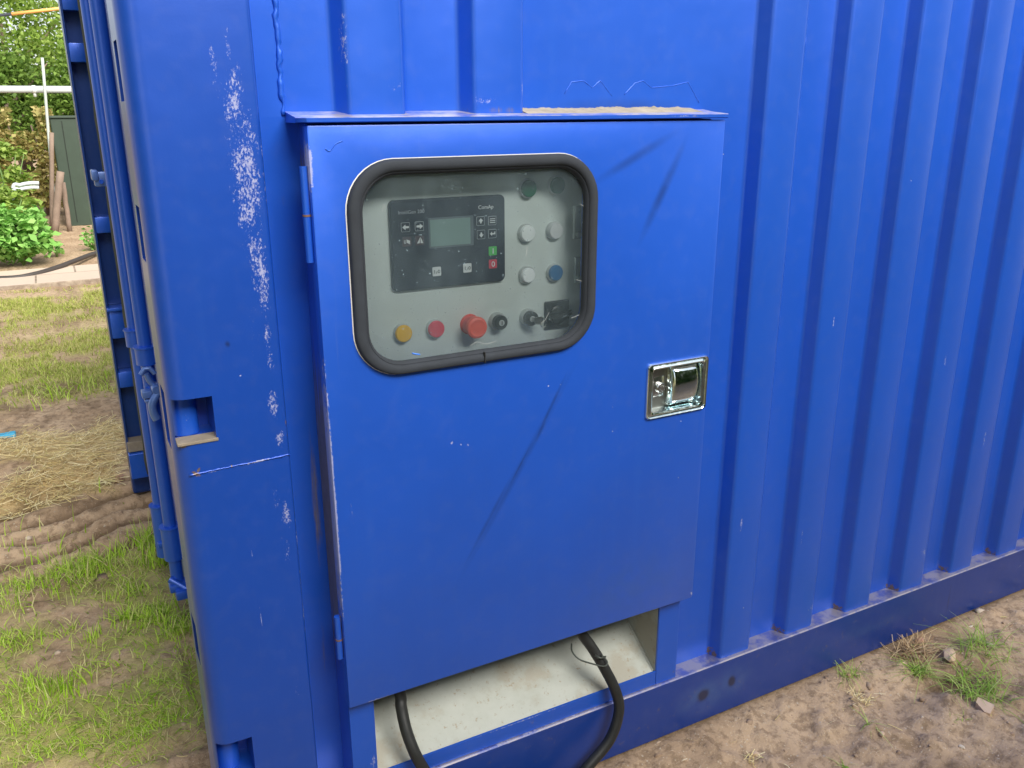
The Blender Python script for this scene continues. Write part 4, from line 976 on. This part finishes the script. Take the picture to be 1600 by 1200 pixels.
def leafmesh(centers, size, rng, up=.4):
    n = len(centers); nrm = rng.normal(0, 1, (n, 3)); nrm[:, 2] = np.abs(nrm[:, 2]) + up; nrm /= np.linalg.norm(nrm, axis=1)[:, None]
    t = np.cross(nrm, rng.normal(0, 1, (n, 3))); t /= np.linalg.norm(t, axis=1)[:, None]; s_ = np.cross(nrm, t)
    L = size * rng.uniform(.6, 1.3, n); L = L[:, None]
    V = np.stack([centers - t * L * .5, centers + s_ * L * .32 + nrm * L * .08, centers + t * L * .5 - nrm * L * .12, centers - s_ * L * .32 + nrm * L * .08], 1).reshape(-1, 3)
    return V, (np.arange(n) * 4)[:, None] + np.array([[0, 1, 2, 3]])
def clouds(c, r, ncl, nl, rng, cr=.25, shell=.5):
    d = rng.normal(0, 1, (ncl, 3)); d /= np.linalg.norm(d, axis=1)[:, None]; k = rng.uniform(shell, 1, ncl) ** .6
    cc = np.array(c) + d * k[:, None] * np.array(r)
    i = rng.integers(0, ncl, nl); s_ = rng.uniform(.5, 1.2, ncl)[i][:, None]
    return cc[i] + rng.normal(0, 1, (nl, 3)) * cr * s_ * np.array([1, 1, .7])
def tree(x, y, h, cr, n, leaf, size, label, name='tree', ncl=70, cz=None, grp='trees and bushes at the garden edge', clr=.28, low=.5):
    rt = thing(name, label, 'tree' if 'tree' in name else 'bush', (x, y, 0), grp)
    cz = cz or h * .6; rv = (cr, cr * .8, h - cz)
    bm = BM(); tube(bm, [(x, y, -.05), (x + .03, y, h * .25), (x - .04, y + .02, h * .5), (x, y, h * .8)], [.10, .08, .055, .02], 10)
    for k in range(9):
        a = k * 2.4; z0 = h * (.22 + .05 * k); L = cr * .8
        tube(bm, smoothpath([(x, y, z0), (x + math.cos(a) * L * .5, y + math.sin(a) * L * .4, z0 + .3), (x + math.cos(a) * L, y + math.sin(a) * L * .8, z0 + .75)], 3), [.035, .03, .026, .022, .018, .012, .008], 6)
    obj('trunk', bm, wood_m, rt, True)
    P = clouds((0, 0, cz), rv, ncl, n, rng, clr, low); P = P[P[:, 2] > .1]
    V1, F1 = leafmesh(P, size, rng); npmesh('crown', V1, F1, leaf, rt)
leafA = blade_mat('leaf_bright', [(.16, .27, .04), (.30, .44, .07), (.46, .58, .16), (.20, .34, .06)], .5)
leafB = blade_mat('leaf_mid', [(.09, .17, .03), (.18, .30, .05), (.28, .42, .09), (.12, .20, .04)], .45)
leafC = blade_mat('leaf_copper', [(.20, .25, .06), (.46, .38, .14), (.60, .50, .22), (.34, .34, .09)], .4)
leafD = blade_mat('leaf_bed', [(.15, .36, .07), (.25, .52, .11), (.38, .64, .18), (.18, .40, .08)], .35)
tree(-1.6, 14.6, 3.3, 1.15, 7500, leafA, .085, 'bright green tree seen left of the container, with white sky showing through', ncl=60, cz=2.1, clr=.22)
tree(-.1, 15.0, 3.5, 1.2, 9000, leafA, .085, 'light green tree mostly hidden behind the container end', ncl=60, cz=2.2)
tree(-1.9, 13.4, 2.1, 1.1, 14000, leafB, .075, 'dark green bush just behind the grey pipe', 'bush', ncl=60, cz=1.45, clr=.2)
tree(-.4, 13.5, 2.1, 1.0, 12000, leafB, .075, 'dark green bush beside the garden locker', 'bush', ncl=60, cz=1.45, clr=.2)
# copper hedge
hd = thing('hedge', 'clipped yellow brown hedge below the grey pipe', 'hedge', (-2.5, 12.4, 0))
n = 26000; P = np.stack([rng.uniform(-2.6, 1.35, n), rng.uniform(-.35, .35, n), rng.uniform(.12, 1.42, n)], -1)
P[:, 2] *= (.93 + .12 * fbm(P[:, 0] * 2 + 50, P[:, 1] * 0 + 3, 3)); bump_ = fbm(P[:, 0] * 3 + 40, P[:, 2] * 3, 11); P = P[(bump_ > .36)]
V1, F1 = leafmesh(P, .075, rng); npmesh('hedge_foliage', V1, F1, leafC, hd)
bm = BM()
for k in range(14): x = -4.9 + k * .27; tube(bm, [(x, 12.4, 0), (x + .05, 12.42, .6), (x - .03, 12.4, 1.2)], [.03, .022, .01], 6)
obj('stem', bm, wood_m, hd, True)
HY, HH = -4.1, 3.45
# unseen tall hedge, added to block low sky light from the container side
th = thing('hedge', 'unseen tall evergreen hedge added opposite the container side to shade its lower wall', 'hedge', (2.5, HY, 0))
n = 30000; P = np.stack([rng.uniform(-5.2, 6.5, n), .38 - np.abs(rng.normal(0, .08, n)), rng.uniform(.0, HH + .05, n)], -1); P[:, 1] += (fbm(P[:, 0] * 2 + 60, P[:, 2] * 2, 21) - .5) * .3
P2 = np.stack([rng.uniform(-5.2, 6.5, 9000), rng.uniform(-.4, .4, 9000), HH + rng.normal(0, .06, 9000)], -1)
V1, F1 = leafmesh(np.concatenate([P, P2]), .09, rng); npmesh('hedge_foliage', V1, F1, leafB, th)
bm = BM(); box(bm, -2.7, 9.0, HY - .35, HY + .2, .0, HH - .02); obj('light_block_core', bm, plain('light_block_dark', (.03, .035, .015), .95, var=.4), th)  # solid dark box inside the added hedge, stops light passing through
sh = thing('hedge', 'unseen tall side hedge added at the left to darken the left facing rib slopes', 'hedge', (-4.9, -.5, 0))  # added out of view to keep low sky light off the rib slopes
n = 16000; P = np.stack([.38 - np.abs(rng.normal(0, .08, n)), rng.uniform(-3.0, .8, n), rng.uniform(.0, 2.45, n)], -1)
V1, F1 = leafmesh(P, .09, rng); npmesh('hedge_foliage', V1, F1, leafB, sh)
bm = BM(); box(bm, -5.3, -4.72, -3.5, .3, 0, 2.4); obj('light_block_core', bm, plain('light_block_dark', (.03, .035, .015), .95, var=.4), sh)  # solid dark box that makes the added side hedge block light
# leafy bed plants
def plant(u, v, Y, r, hgt, n, size, label, leaf=leafD):
    c = at(u, v, Y=Y); rt = thing('leafy_plant', label, 'plant', (c.x, Y, 0), 'leafy plants in the vegetable bed')
    P = clouds((0, 0, hgt * .55), (r, r * .8, hgt * .45), 40, n, rng, .05, .4); P = P[P[:, 2] > .01]
    V1, F1 = leafmesh(P, size, rng, .9); npmesh('foliage', V1, F1, leaf, rt)
    bm = BM()
    for k in range(12):
        a = k * .9; tube(bm, [(c.x, Y, 0), (c.x + math.cos(a) * r * .4, Y + math.sin(a) * r * .3, hgt * .5), (c.x + math.cos(a) * r * .8, Y + math.sin(a) * r * .7, hgt * .8)], [.008, .006, .004], 5)
    obj('stem', bm, plain('stem_green', (.15, .25, .07), .6), rt, True)
plant(35, 400, 7.95, .32, .52, 1500, .085, 'bushy bright green plant at the front of the bed beside the path')
plant(-20, 400, 8.0, .42, .58, 2200, .085, 'bushy green plant at the left edge, next to the front plant')
plant(-90, 400, 8.0, .4, .55, 1600, .085, 'green plant left of the frame in the bed')
plant(10, 330, 9.4, .32, .62, 1200, .08, 'pale green plant behind the timber edge', leafA)
plant(-40, 320, 9.5, .4, .85, 1500, .08, 'tall pale green plant behind the timber edge at the left', leafA)
plant(2, 240, 10.3, .28, 1.15, 1300, .07, 'tall feathery green plant in front of the brown hedge', leafA)
plant(148, 375, 8.6, .10, .22, 120, .06, 'small green weed on the soil by the far container edge')
plant(85, 375, 8.4, .05, .13, 40, .06, 'tiny seedling alone on the bare garden soil')
